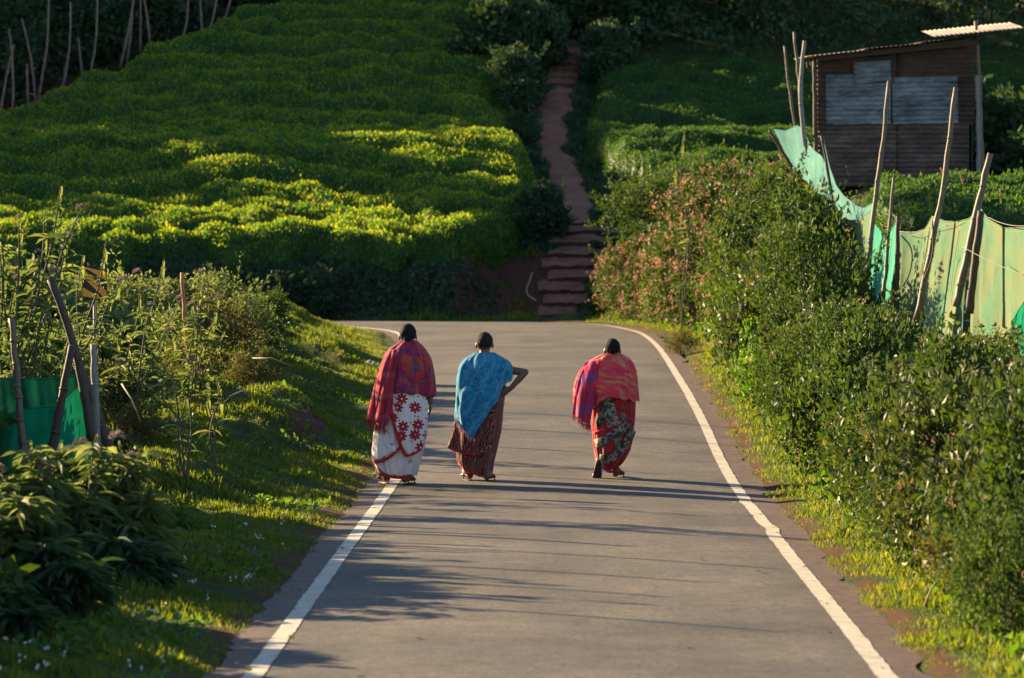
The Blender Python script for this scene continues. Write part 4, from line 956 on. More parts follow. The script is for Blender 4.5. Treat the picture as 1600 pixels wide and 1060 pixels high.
def gp(u, y, dz=0): x = (u-800)/6000*y; return (x, y, gz(x, y)+dz)
def tipl(L, Y, jit=.25, seed=0):
    r = random.Random(seed); return [tuple(pt(u, v, Y+r.uniform(-jit, jit))) for u, v in L]
GP = 'grey green leafy plants at the lower left'
plant(gp(40, 24.2), tipl([(20, 770), (45, 690), (70, 735), (8, 820), (65, 800), (30, 860), (90, 840), (0, 740)], 24.2, .5, 1), 'grey green plant with pink heads at the left edge in front of the green net', seed=1, low=700, group=GP, scale=1.15)
plant(gp(130, 25.0), tipl([(95, 690), (125, 700), (150, 680), (80, 740), (110, 760), (150, 740), (165, 790), (130, 830), (95, 860)], 25.0, .5, 2), 'tall grey green plant whose lit tips overlap the green net', seed=2, low=800, group=GP, scale=1.15)
plant(gp(190, 25.4), tipl([(185, 690), (205, 720), (225, 705), (170, 750), (215, 770), (235, 760), (190, 810), (240, 830), (160, 850)], 25.4, .5, 3), 'bushy grey green plant right of the net corner with curved leaves', seed=3, low=800, group=GP, scale=1.15)
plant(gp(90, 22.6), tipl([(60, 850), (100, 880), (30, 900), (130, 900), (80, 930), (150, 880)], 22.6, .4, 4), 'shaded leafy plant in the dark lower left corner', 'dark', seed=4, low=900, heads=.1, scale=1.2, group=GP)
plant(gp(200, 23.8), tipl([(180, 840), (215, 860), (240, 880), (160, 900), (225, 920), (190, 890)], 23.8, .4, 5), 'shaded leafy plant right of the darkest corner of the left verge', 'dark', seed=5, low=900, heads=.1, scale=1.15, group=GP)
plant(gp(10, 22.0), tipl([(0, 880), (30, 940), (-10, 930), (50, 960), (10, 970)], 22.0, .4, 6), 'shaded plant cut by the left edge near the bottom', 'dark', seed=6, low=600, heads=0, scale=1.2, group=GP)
GT = 'spindly tall plants behind the left garden fence'
plant(gp(20, 34.5), tipl([(95, 292), (125, 330), (70, 330), (30, 345), (105, 375), (5, 400), (60, 400), (25, 440), (85, 430), (-10, 350)], 34.5, .4, 7), 'tallest spindly plant with pink heads rising at the left edge', seed=7, low=420, per=11, heads=.8, group=GT, r0=.018, scale=1.05)
plant(gp(110, 36.5), tipl([(165, 380), (190, 440), (175, 500), (130, 400), (150, 470), (100, 470), (205, 560), (120, 540)], 36.5, .4, 8), 'spindly plant behind the leaning dark stake', seed=8, low=300, per=10, group=GT, r0=.016)
plant(gp(205, 38.5), tipl([(256, 405), (215, 430), (235, 480), (280, 470), (190, 500), (262, 520), (225, 540)], 38.5, .4, 9), 'arching plant with a drooping leaf tuft between sign and orange stake', seed=9, low=200, per=10, group=GT, r0=.014)
plant(gp(300, 41.5), tipl([(315, 430), (300, 480), (340, 470), (270, 500), (325, 520), (290, 540), (355, 510)], 41.5, .4, 10), 'leafy plant beside the lone orange stake', 'grey', seed=10, low=220, per=10, group=GT)
plant(gp(60, 38), tipl([(45, 480), (10, 500), (80, 520), (30, 540), (100, 560), (60, 580)], 38, .4, 11), 'leafy plant filling the gap above the green net', 'green', seed=11, low=900, heads=.2, group=GT)
plant(gp(290, 33.5), tipl([(268, 575), (300, 570), (282, 590), (255, 590)], 33.5, .2, 12), 'small single stemmed plant on the mound with drooping leaves', 'grey', per=11, heads=.3, seed=12, low=30)
plant(gp(335, 34.5), tipl([(338, 590), (325, 600)], 34.5, .1, 13), 'tiny leafy plant to the right of the single stemmed one', 'grey', per=9, heads=0, seed=13, low=20)
# broad leaved sprig in the hedge
plant((5.0, 56.4, 2.2), tipl([(1160, 420), (1175, 395), (1150, 450), (1185, 440)], 55.8, .2, 14), 'sprig of very large bright leaves in the middle of the hedge', 'green', per=10, heads=0, seed=14, low=20, scale=2.0)
plant(gp(1065, 67.5, .3), tipl([(1070, 205), (1085, 240), (1055, 250), (1100, 225)], 67.0, .2, 15), 'tall flowering sprig poking above the hedge against the tea', 'grey', per=10, heads=.6, seed=15, low=60, scale=1.25)
# ordinary shrubs of the left side
GL = 'shrubs on the left bank'
for k, u, y, s, lab in [('mid', 90, 41.5, .85, 'grey green shrub behind the tall spindly plants'), ('grey', 180, 43.5, .8, 'leafy shrub below the striped road sign'), ('mid', 260, 46.5, .72, 'shrub left of the lone orange stake'),
        ('dry', 330, 47.5, .8, 'brownish shrub right of the lone orange stake'), ('mid', 380, 50.0, .68, 'yellow green shrub on top of the left bank'), ('dry', 385, 45.0, .45, 'dry tangled twigs above the grassy mound'), ('h3', 415, 53.5, .62, 'last small shrub on the left bank before the bend'),
        ('mid', 20, 37.5, .9, 'shrub at the left edge above the green net'),  ('h2', 178, 33.8, .38, 'low dark shrub right of the grey corner post'),
        ('dry', 290, 44.0, .5, 'brown tangled bush at the foot of the lone orange stake'), ('mid', 225, 41.0, .5, 'small grey bush in the middle of the left bank'), ('h2', 150, 38.5, .55, 'small leaved bush just behind the grey corner post'), ('dry', 400, 46.0, .42, 'small brown tangle at the road side end of the left bushes'), ('mid', 330, 52.0, .85, 'grey green bush at the back of the left bank beside the bend'), ('h2', 265, 50.0, .8, 'dense green bush at the back of the left bank behind the orange stake'), ('mid', 205, 48.0, .95, 'tall grey green bush behind the striped sign'), ('grey', 60, 44.0, 1.1, 'tall leafy bush behind the spindly plants at the left edge'), ('dk', 130, 39.5, .7, 'dark bush low behind the leaning dark stake'), ('h3', 20, 36.2, .75, 'leafy bush directly above the green net at the left edge'), ('dry', 215, 36.8, .42, 'brown tangle between the corner post and the single stemmed plant'), ('low', 240, 29.5, .5, 'low leaf clump at the shaded left end of the mound'), ('h1', 300, 52, .5, 'green shrub far back on the left bank'), ('mid', 130, 52, .65, 'shrub far back behind the striped sign'), ('h2', 20, 50, .7, 'shrub far back at the left edge')]:
    sh(k, u, y, s, lab, group=GL, dz=-.05)
# shrubs at the foot of the tea bank, beyond the road
for k, u, y, s, lab in [('dk', 450, 81.0, .85, 'dark bush at the foot of the tea bank near its left end'), ('dk2', 500, 81.0, .85, 'second dark bush along the foot of the tea bank'), ('dk', 350, 81.0, .85, 'dark bush below the tea just above the left shrubs'), ('dk2', 640, 81.9, .26, 'small yellowish tuft hanging on the bare earth bank'), ('dk', 250, 81.0, .85, 'dark bush below the tea behind the orange stake'), ('dk2', 130, 81.0, .85, 'dark bush below the tea behind the striped sign'), ('dk', 10, 81.0, .85, 'dark bush below the tea at the left edge')]:
    sh(k, u, y, s, lab, group='dark bushes under the tea field', dz=-.1)
# out-of-frame bushes on the left which shade the verge and the road
TB = shrub_kind('shade', LA, 9000, .11, DIA, 'hedge', 0, seed=24)
for i, (x, y, zt) in enumerate([(-4.9, 27.9, 2.1), (-5.1, 29.4, 1.95), (-5.2, 31.0, 1.85), (-5.4, 32.4, 1.8), (-6.2, 30.0, 2.35), (-6.3, 32.4, 2.2), (-4.4, 25.4, 1.3), (-4.0, 22.6, 1.15), (-3.6, 20.4, 1.25)]):
    zg = gz(x, y); sz = (zt-zg)/1.3; shrub('shade', x, y, 1, x*3+y, ['tallest bush', 'second tallest bush', 'middle bush', 'rounded bush', 'spreading bush', 'farthest bush', 'small bush', 'smaller bush', 'nearest bush'][i]+' in the row outside the left edge of the picture', group='bushes outside the left edge', sc=(1.0, 1.5, sz))
# unseen trees added outside the frame on the left to shade the upper tea slope
for i, (x, y, zt, k) in enumerate([(-21, 95.5, 9.0, 2), (-21.5, 98.5, 10.5, 0), (-21, 101.8, 13.0, 1), (-22.5, 104, 13.0, 0), (-21, 108, 10.6, 2), (-21.5, 112.5, 16, 1), (-22, 116, 17, 0), (-21, 119.5, 18.5, 1), (-18.2, 113, 14.5, 2), (-17.6, 103.6, 12.5, 0), (-17.0, 107.5, 13, 2), (-16.9, 100.2, 10.5, 2)]):
    zg = gz(x, y); tree(k, x, y, (zt-zg)/(4.9, 5.8, 4.0)[k], i*1.7, '%s large unseen shade tree from the front added outside the left edge above the tea' % ORD[i], 'added shade trees outside the left edge')

# ------------------------------------------------------------------ striped sign
sp_ = pt(148, 470, 37.4); sg = tag(empty('road_sign', (sp_.x, sp_.y, gz(sp_.x, sp_.y))), 'black and yellow chevron board half hidden in the left bushes', 'sign')
zc_ = pt(148, 443, 37.4).z-sg.location.z; V, F = tube([Vector((0, .03, -.2)), Vector((0, .03, zc_+.14))], [.02, .02], 8); link('post', pymesh('post', V, F), M['wood_grey'], sg)
zc = pt(148, 443, 37.4).z-sg.location.z
bk = simple('sign_black', (.015, .015, .015), (.03, .03, .03), 20); yl = simple('sign_yellow', (.60, .22, .02), (.72, .30, .03), 20)
V, F = [], []; box(V, F, (0, 0, zc), (.24, .012, .34)); link('board', pymesh('board', V, F, False), bk, sg)
for s0 in (-.24, -.055, .13):
    # diagonal bar clipped to the board rectangle
    V, F = [], []; xs = (-.115, .115); b = s0; q = [(xs[0], b+.115), (xs[0], b+.20), (xs[1], b-.02), (xs[1], b-.105)]
    q = [(x_, max(-.165, min(.165, z_))) for x_, z_ in q]
    V = [Vector((x_, -.009, zc+z_)) for x_, z_ in q]+[Vector((x_, -.006, zc+z_)) for x_, z_ in q]
    F = [(0, 1, 2, 3), (7, 6, 5, 4), (0, 3, 7, 4), (1, 5, 6, 2), (0, 4, 5, 1), (3, 2, 6, 7)]
    link('stripe', pymesh('stripe', V, F, False), yl, sg)

# ------------------------------------------------------------------ small things
def rock(name, c, s, mat, label, seed=0, cat='stone'):
    r = random.Random(seed); import bmesh; bm = bmesh.new(); bmesh.ops.create_icosphere(bm, subdivisions=3, radius=1)
    for v in bm.verts:
        q = noise.noise(v.co*1.3+Vector((seed, 0, 0)))*.35+noise.noise(v.co*3+Vector((seed, 4, 0)))*.12
        v.co = v.co*(1+q); v.co.x *= s[0]; v.co.y *= s[1]; v.co.z *= s[2]
    me = bpy.data.meshes.new(name); bm.to_mesh(me); bm.free(); me.polygons.foreach_set('use_smooth', [True]*len(me.polygons))
    o = link(name, me, mat, None, c); return tag(o, label, cat)
p = pt(578, 571, 56); rock('stone', (p.x, p.y, gz(p.x, p.y)+.03), (.11, .07, .06), M['pale_bark'], 'pale stone in the grass left of the first walker', 1)
ps = [pt(u, v, 82.3) for u, v in ((838, 470), (826, 462), (823, 452), (828, 438), (832, 425))]; q = catmull([tuple(p) for p in ps], 5); c = Vector(q[0])
V, F = tube([Vector(p)-c for p in q], [.022*(1-i/len(q)*.5) for i in range(len(q))], 6); o = link('dead_branch', pymesh('dead_branch', V, F), M['pale_bark']); o.location = c; tag(o, 'pale curved dead branch at the foot of the bank left of the steps', 'branch')
r = random.Random(5)
for i, (u, v, y, du, dv) in enumerate([(395, 560, 40, 60, 12), (380, 610, 38, -40, 30), (190, 600, 33, 30, 60), (1440, 960, 23.4, 30, -60), (470, 1000, 0, 0, 0)][:4]):
    a_ = pt(u, v, y); b_ = pt(u+du, v+dv, y-.2); V, F = tube([Vector((0, 0, 0)), (b_-a_)*.5+Vector((0, 0, .04)), b_-a_], [.008, .006, .003], 5)
    o = link('twig', pymesh('twig', V, F), M['pale_bark']); o.location = a_
    tag(o, ['dry twig lying on the brown patch above the mound', 'dry twig hanging over the top of the mound', 'bent dry twig behind the dark corner post', 'dry twig in the brown gap at the bottom right'][i], 'twig')

x, y, t, r = scatter_zone(2600, -2, 3, 18, 60, lambda x, y, t, s: (t < .15) & (t > -1.6) & (np.random.RandomState(9).random(len(t)) < np.exp(t*3)*.22), 49)
P = np.column_stack([x, y, zroad(y)+.03]); tag(link('dry_leaves', leaf_mesh('dry_leaves', P, np.column_stack([r.normal(0, 1, (len(x), 2)), r.normal(0, .12, len(x))]), .035*r.uniform(.5, 1.5, len(x)), ROUND, up=np.array([0, 0, 1.]), r=r), M['dry_leaf']), 'scattered dry leaves lying along the road edges', 'leaves', kind='stuff')

# ------------------------------------------------------------------ the three walkers
import bmesh
def weave(n, co, col, amt=.25, sc=(260, 260, 260)):
    nz = noise_tex(n, 120, 2, .5, co); return mixc(n, amt, col, ramp(n, nz, [(.3, (.6, .6, .6)), (.7, (1.4, 1.4, 1.4))]), 'MULTIPLY')
def uvmap(n, scale=(1, 1, 1), rot=0, loc=(0, 0, 0), warp=0, ws=4):
    mp = N(n, 'ShaderNodeMapping'); mp.inputs['Scale'].default_value = scale; mp.inputs['Rotation'].default_value = (0, 0, rot); mp.inputs['Location'].default_value = loc
    n.links.new(uvco(n), mp.inputs[0]); o = mp.outputs[0]
    if warp:
        t = N(n, 'ShaderNodeTexNoise'); t.inputs['Scale'].default_value = ws; n.links.new(o, t.inputs['Vector'])
        v = N(n, 'ShaderNodeVectorMath', operation='MULTIPLY_ADD'); n.links.new(t.outputs['Color'], v.inputs[0]); v.inputs[1].default_value = (warp,)*3; n.links.new(o, v.inputs[2]); o = v.outputs[0]
    return o
def stripes(n, co, axis, freq, lo, hi):
    s = N(n, 'ShaderNodeSeparateXYZ'); n.links.new(co, s.inputs[0])
    w_ = mth(n, 'SINE', mth(n, 'MULTIPLY', s.outputs[axis], freq*6.283)); return ramp(n, mth(n, 'MULTIPLY_ADD', w_, .5, .5), [(lo, (0, 0, 0)), (hi, (1, 1, 1))])
def flower_mask(n, co, scale, r0, petals=8, rnd=.6, density=1.0):
    v = N(n, 'ShaderNodeTexVoronoi'); v.inputs['Scale'].default_value = scale; v.inputs['Randomness'].default_value = rnd
    v.voronoi_dimensions = '2D'; n.links.new(co, v.inputs['Vector'])
    sc = N(n, 'ShaderNodeVectorMath', operation='SUBTRACT'); n.links.new(co, sc.inputs[0]); n.links.new(v.outputs['Position'], sc.inputs[1])
    s = N(n, 'ShaderNodeSeparateXYZ'); n.links.new(sc.outputs[0], s.inputs[0])
    ang = mth(n, 'ARCTAN2', s.outputs[1], s.outputs[0]); pet = mth(n, 'ABSOLUTE', mth(n, 'COSINE', mth(n, 'MULTIPLY', ang, petals/2)))
    d = mth(n, 'DIVIDE', v.outputs['Distance'], mth(n, 'MULTIPLY_ADD', pet, .45, .55))
    m_ = ramp(n, d, [(r0-.03, (1, 1, 1)), (r0, (0, 0, 0))]); core = ramp(n, v.outputs['Distance'], [(.055, (0, 0, 0)), (.075, (1, 1, 1))])
    m_ = mixc(n, 1, m_, core, 'MULTIPLY')
    if density < 1:
        cs = N(n, 'ShaderNodeSeparateXYZ'); n.links.new(v.outputs['Color'], cs.inputs[0]); k = ramp(n, cs.outputs[0], [(density-.01, (1, 1, 1)), (density, (0, 0, 0))]); m_ = mixc(n, 1, m_, k, 'MULTIPLY')
    return m_
def cloth_mat(name, fn, transl=.18, rough=.85):
    m, n, out = new_mat(name); c = fn(n); c = weave(n, uvco(n), c)
    finish(n, out, c, rough, .15, noise_tex(n, 3.2, 5, .6, uvmap(n, (9, 2.6, 1), .25, (0, 0, 0), .15, 4)), .8, .035, transl=transl, sheen=.25)
    M[name] = m
def f(n):
    c = (.82, .71, .66); m1 = flower_mask(n, uvmap(n, (1, 1, 1)), 7.4, .44, 8, .85, .92)
    m2 = flower_mask(n, uvmap(n, (1, 1, 1), .4, (3, 1, 0)), 26, .30, 5, .9, .35)
    return mixc(n, m2, mixc(n, m1, c, (.42, .018, .03)), (.45, .05, .07))
cloth_mat('saree_white', f, .25)
def f(n):
    c = (.82, .71, .66); m2 = flower_mask(n, uvmap(n, (1, 1, 1), .4, (3, 1, 0)), 12, .30, 5, .9, .3); return mixc(n, m2, c, (.45, .05, .07))
cloth_mat('saree_white_plain', f, .25)
cloth_mat('saree_border_red', lambda n: ramp(n, noise_tex(n, 30, 3, .6, uvco(n)), [(.3, (.42, .012, .018)), (.7, (.52, .03, .03))]))
def f(n):
    co = uvmap(n, (1, 1, 1), 0, (0, 0, 0), .10, 5); b = noise_tex(n, 4.5, 3, .5, co); c = ramp(n, b, [(.36, (.40, .015, .05)), (.46, (.12, .022, .09)), (.53, (.42, .02, .035)), (.62, (.42, .05, .02)), (.70, (.08, .03, .12))])
    v = ramp(n, noise_tex(n, 13, 4, .6, co), [(.52, (0, 0, 0)), (.60, (1, 1, 1))]); c = mixc(n, mth(n, 'MULTIPLY', v, .55), c, (.38, .10, .07))
    s = stripes(n, uvco(n), 0, 7.5, .93, .99); return mixc(n, mth(n, 'MULTIPLY', s, .5), c, (.06, .03, .09))
cloth_mat('shawl_crimson', f)
def f(n):
    c = ramp(n, noise_tex(n, 7, 3, .5, uvco(n)), [(.35, (.42, .015, .04)), (.6, (.58, .03, .045)), (.72, (.12, .02, .07))]); s = stripes(n, uvco(n), 0, 11, .8, .95)
    c = mixc(n, mth(n, 'MULTIPLY', s, .7), c, (.10, .03, .09)); s2 = stripes(n, uvco(n), 1, 5, .85, .95); return mixc(n, mth(n, 'MULTIPLY', s2, .5), c, (.5, .10, .12))
cloth_mat('shawl_crimson_end', f, .3)
def f(n):
    co = uvmap(n, (1, 1, 1), 0, (0, 0, 0), .14, 6); w_ = noise_tex(n, 22, 5, .7, co, 1.2); c = ramp(n, w_, [(.35, (.008, .11, .24)), (.5, (.015, .19, .34)), (.62, (.05, .30, .44)), (.75, (.14, .42, .52))])
    s = stripes(n, uvmap(n, (1, 1, 1), .5, (0, 0, 0), .2, 3), 0, 9, .75, .97); return mixc(n, mth(n, 'MULTIPLY', s, .25), c, (.20, .46, .55))
cloth_mat('shawl_blue', f)
def f(n):
    co = uvmap(n, (1, 1, 1), .3, (0, 0, 0), .12, 5); s = N(n, 'ShaderNodeTexWave'); s.inputs['Scale'].default_value = 14; s.inputs['Distortion'].default_value = 14; s.inputs['Detail'].default_value = 3; n.links.new(co, s.inputs['Vector'])
    c = ramp(n, s.outputs['Fac'], [(.25, (.055, .012, .014)), (.5, (.13, .022, .022)), (.72, (.22, .045, .03)), (.92, (.34, .13, .085))]); return c
cloth_mat('saree_maroon', f, .15)
def f(n):
    v = flower_mask(n, uvmap(n), 24, .38, 4, .4); return mixc(n, v, (.15, .012, .02), (.42, .28, .30))
cloth_mat('saree_maroon_border', f, .15)
def f(n):
    co = uvmap(n, (1, 1, 1), .35, (0, 0, 0), .16, 4); mp = N(n, 'ShaderNodeMapping'); mp.inputs['Scale'].default_value = (3.2, 13, 1); n.links.new(co, mp.inputs[0]); b = noise_tex(n, 1.6, 4, .55, mp.outputs[0])
    c = ramp(n, b, [(.34, (.66, .03, .09)), (.47, (.74, .06, .08)), (.55, (.72, .13, .06)), (.60, (.66, .28, .11)), (.66, (.70, .04, .11)), (.8, (.56, .025, .13))]); return c
cloth_mat('shawl_pink', f)
def f(n):
    s = stripes(n, uvco(n), 0, 9, .72, .9); c = ramp(n, noise_tex(n, 6, 3, .5, uvco(n)), [(.4, (.62, .03, .06)), (.6, (.60, .02, .13))]); s2 = stripes(n, uvco(n), 1, 3.3, .70, .9)
    return mixc(n, mth(n, 'MULTIPLY', s2, .6), mixc(n, mth(n, 'MULTIPLY', s, .45), c, (.20, .08, .26)), (.24, .09, .28))
cloth_mat('shawl_pink_end', f, .35)
def f(n):
    co = uvmap(n, (1, 1, 1), .1, (0, 0, 0), .08, 6); v = noise_tex(n, 16, 4, .6, co); d = ramp(n, v, [(.35, (.02, .03, .03)), (.47, (.05, .07, .055)), (.53, (.42, .32, .20)), (.6, (.07, .05, .05))])
    m_ = ramp(n, noise_tex(n, 5, 2, .5, co), [(.56, (0, 0, 0)), (.60, (1, 1, 1))]); return mixc(n, m_, ramp(n, noise_tex(n, 28, 2, .5, co), [(.4, (.38, .014, .018)), (.66, (.50, .04, .03))]), d)
cloth_mat('saree_red', f, .2)
def f(n):
    co = uvmap(n, (1, 1, 1), .1, (0, 0, 0), .05, 9); return ramp(n, noise_tex(n, 20, 4, .65, co), [(.38, (.025, .035, .035)), (.48, (.08, .09, .07)), (.54, (.50, .40, .28)), (.60, (.12, .03, .03)), (.7, (.03, .04, .05))])
cloth_mat('saree_paisley', f, .15)
M['petticoat'] = simple('pink_petticoat', (.55, .28, .32), (.62, .36, .40), 20)
M['tan_sandal'] = simple('tan_sandal', (.30, .20, .13), (.40, .28, .19), 20)
M['bangle'] = simple('metal_bangle', (.4, .28, .1), (.5, .36, .15), 20, .3, .5, metallic=.9)

def chain(bm, pts, radii, sq=(1, 1, 1)):
    for i in range(len(pts)-1):
        a, b = Vector(pts[i]), Vector(pts[i+1]); ra, rb = radii[i], radii[i+1]; n = max(2, int((b-a).length/(min(ra, rb)*.35)))
        for k in range(n+1):
            t = k/n; mat = Matrix.Translation(a.lerp(b, t)) @ Matrix.Diagonal((*[q*(ra+(rb-ra)*t) for q in sq], 1)); bmesh.ops.create_icosphere(bm, subdivisions=2, radius=1, matrix=mat)
def ell(bm, c, r, rot=None, sub=3):
    mat = Matrix.Translation(Vector(c)) @ (rot.to_4x4() if rot else Matrix.Identity(4)) @ Matrix.Diagonal((*r, 1)); bmesh.ops.create_icosphere(bm, subdivisions=sub, radius=1, matrix=mat)
def bake(bm, name, voxel=.005):
    me = bpy.data.meshes.new(name); bm.to_mesh(me); bm.free(); o = bpy.data.objects.new('tmp', me); COL.objects.link(o)
    m_ = o.modifiers.new('r', 'REMESH'); m_.mode = 'VOXEL'; m_.voxel_size = voxel; m_.use_smooth_shade = True
    s_ = o.modifiers.new('s', 'SMOOTH'); s_.factor = .5; s_.iterations = 3
    dg = bpy.context.evaluated_depsgraph_get(); me2 = bpy.data.meshes.new_from_object(o.evaluated_get(dg)); bpy.data.objects.remove(o); me2.name = name; return me2
def hand(bm, wrist, d, palm_n, side, curl=.5, s=1.0):
    "wrist point, finger direction, palm normal, side vector towards the thumb"
    d = Vector(d).normalized(); pn = Vector(palm_n); pn = (pn-d*pn.dot(d)).normalized(); sd = d.cross(pn); sd = sd if sd.dot(Vector(side)) > 0 else -sd
    w = Vector(wrist); chain(bm, [w-d*.03*s, w+d*.01*s], [.024*s, .024*s])
    for q in (-.022, -.008, .008, .022): chain(bm, [w+d*.005*s+sd*q*.6*s, w+d*.078*s+sd*q*s*1.15], [.013*s, .0115*s])
    for q, L in ((.030, .066), (.010, .075), (-.010, .070), (-.029, .055)):
        b = w+d*.080*s+sd*q*s; p = [b]; a = 0
        for k, f_ in enumerate((.42, .32, .26)):
            a += curl*(.5+.5*k); v = d*math.cos(a)+pn*math.sin(a); p.append(p[-1]+v*L*f_*s)
        chain(bm, p, [.0095*s, .0088*s, .0082*s, .007*s])
    b = w+d*.022*s+sd*.022*s; chain(bm, [b, b+(sd*.8+d*.7+pn*.3).normalized()*.035*s, b+(sd*.45+d*1.0+pn*.5).normalized()*.068*s], [.013*s, .0105*s, .008*s])
def foot(bm, heel, d, L=.215, up=(0, 0, 1)):
    h = Vector(heel); d = Vector(d).normalized(); up = Vector(up); sd = d.cross(up).normalized()
    chain(bm, [h, h+d*L*.38+up*.018, h+d*L*.72], [.034, .036, .026], (1, 1, 1)); chain(bm, [h+d*L*.66+sd*.022, h+d*L*.66-sd*.022], [.022, .022])
    for k, q in enumerate((-.036, -.018, -.003, .012, .026)):
        chain(bm, [h+d*L*.72+sd*q, h+d*(L*(.98-.035*k if sd.x*q <= 1 else .9))+sd*q*1.1-up*.008], [.0125, .0085 if k else .011])
    return sd
def sandal_mesh(heel, d, L=.23, up=(0, 0, 1), th=.014, w=.085, off=.040):
    h = Vector(heel); d = Vector(d).normalized(); up = Vector(up).normalized(); sd = d.cross(up).normalized(); c = h-up*off; V = []; F = []; n = 22
    for lay in (0, -th):
        for i in range(n):
            a = 2*math.pi*i/n; x_ = math.cos(a); wv = w/2*(1-.14*math.cos(a-.3)*-1 if x_ > 0 else .82); V.append(c+d*(L*.42+x_*L*.54)+sd*math.sin(a)*wv+up*lay)
    F = [tuple(range(n)), tuple(range(2*n-1, n-1, -1))]+[(i, n+i, n+(i+1) % n, (i+1) % n) for i in range(n)]
    b = len(V)
    st = [c+d*L*.62+sd*(w*.4), c+d*L*.68+sd*w*.36+up*.038, c+d*L*.70+up*.052, c+d*L*.68-sd*w*.36+up*.038, c+d*L*.62-sd*(w*.4)]
    tube(st, [.006]*5, 5, V, F); return pymesh('sandal', V, F, False)

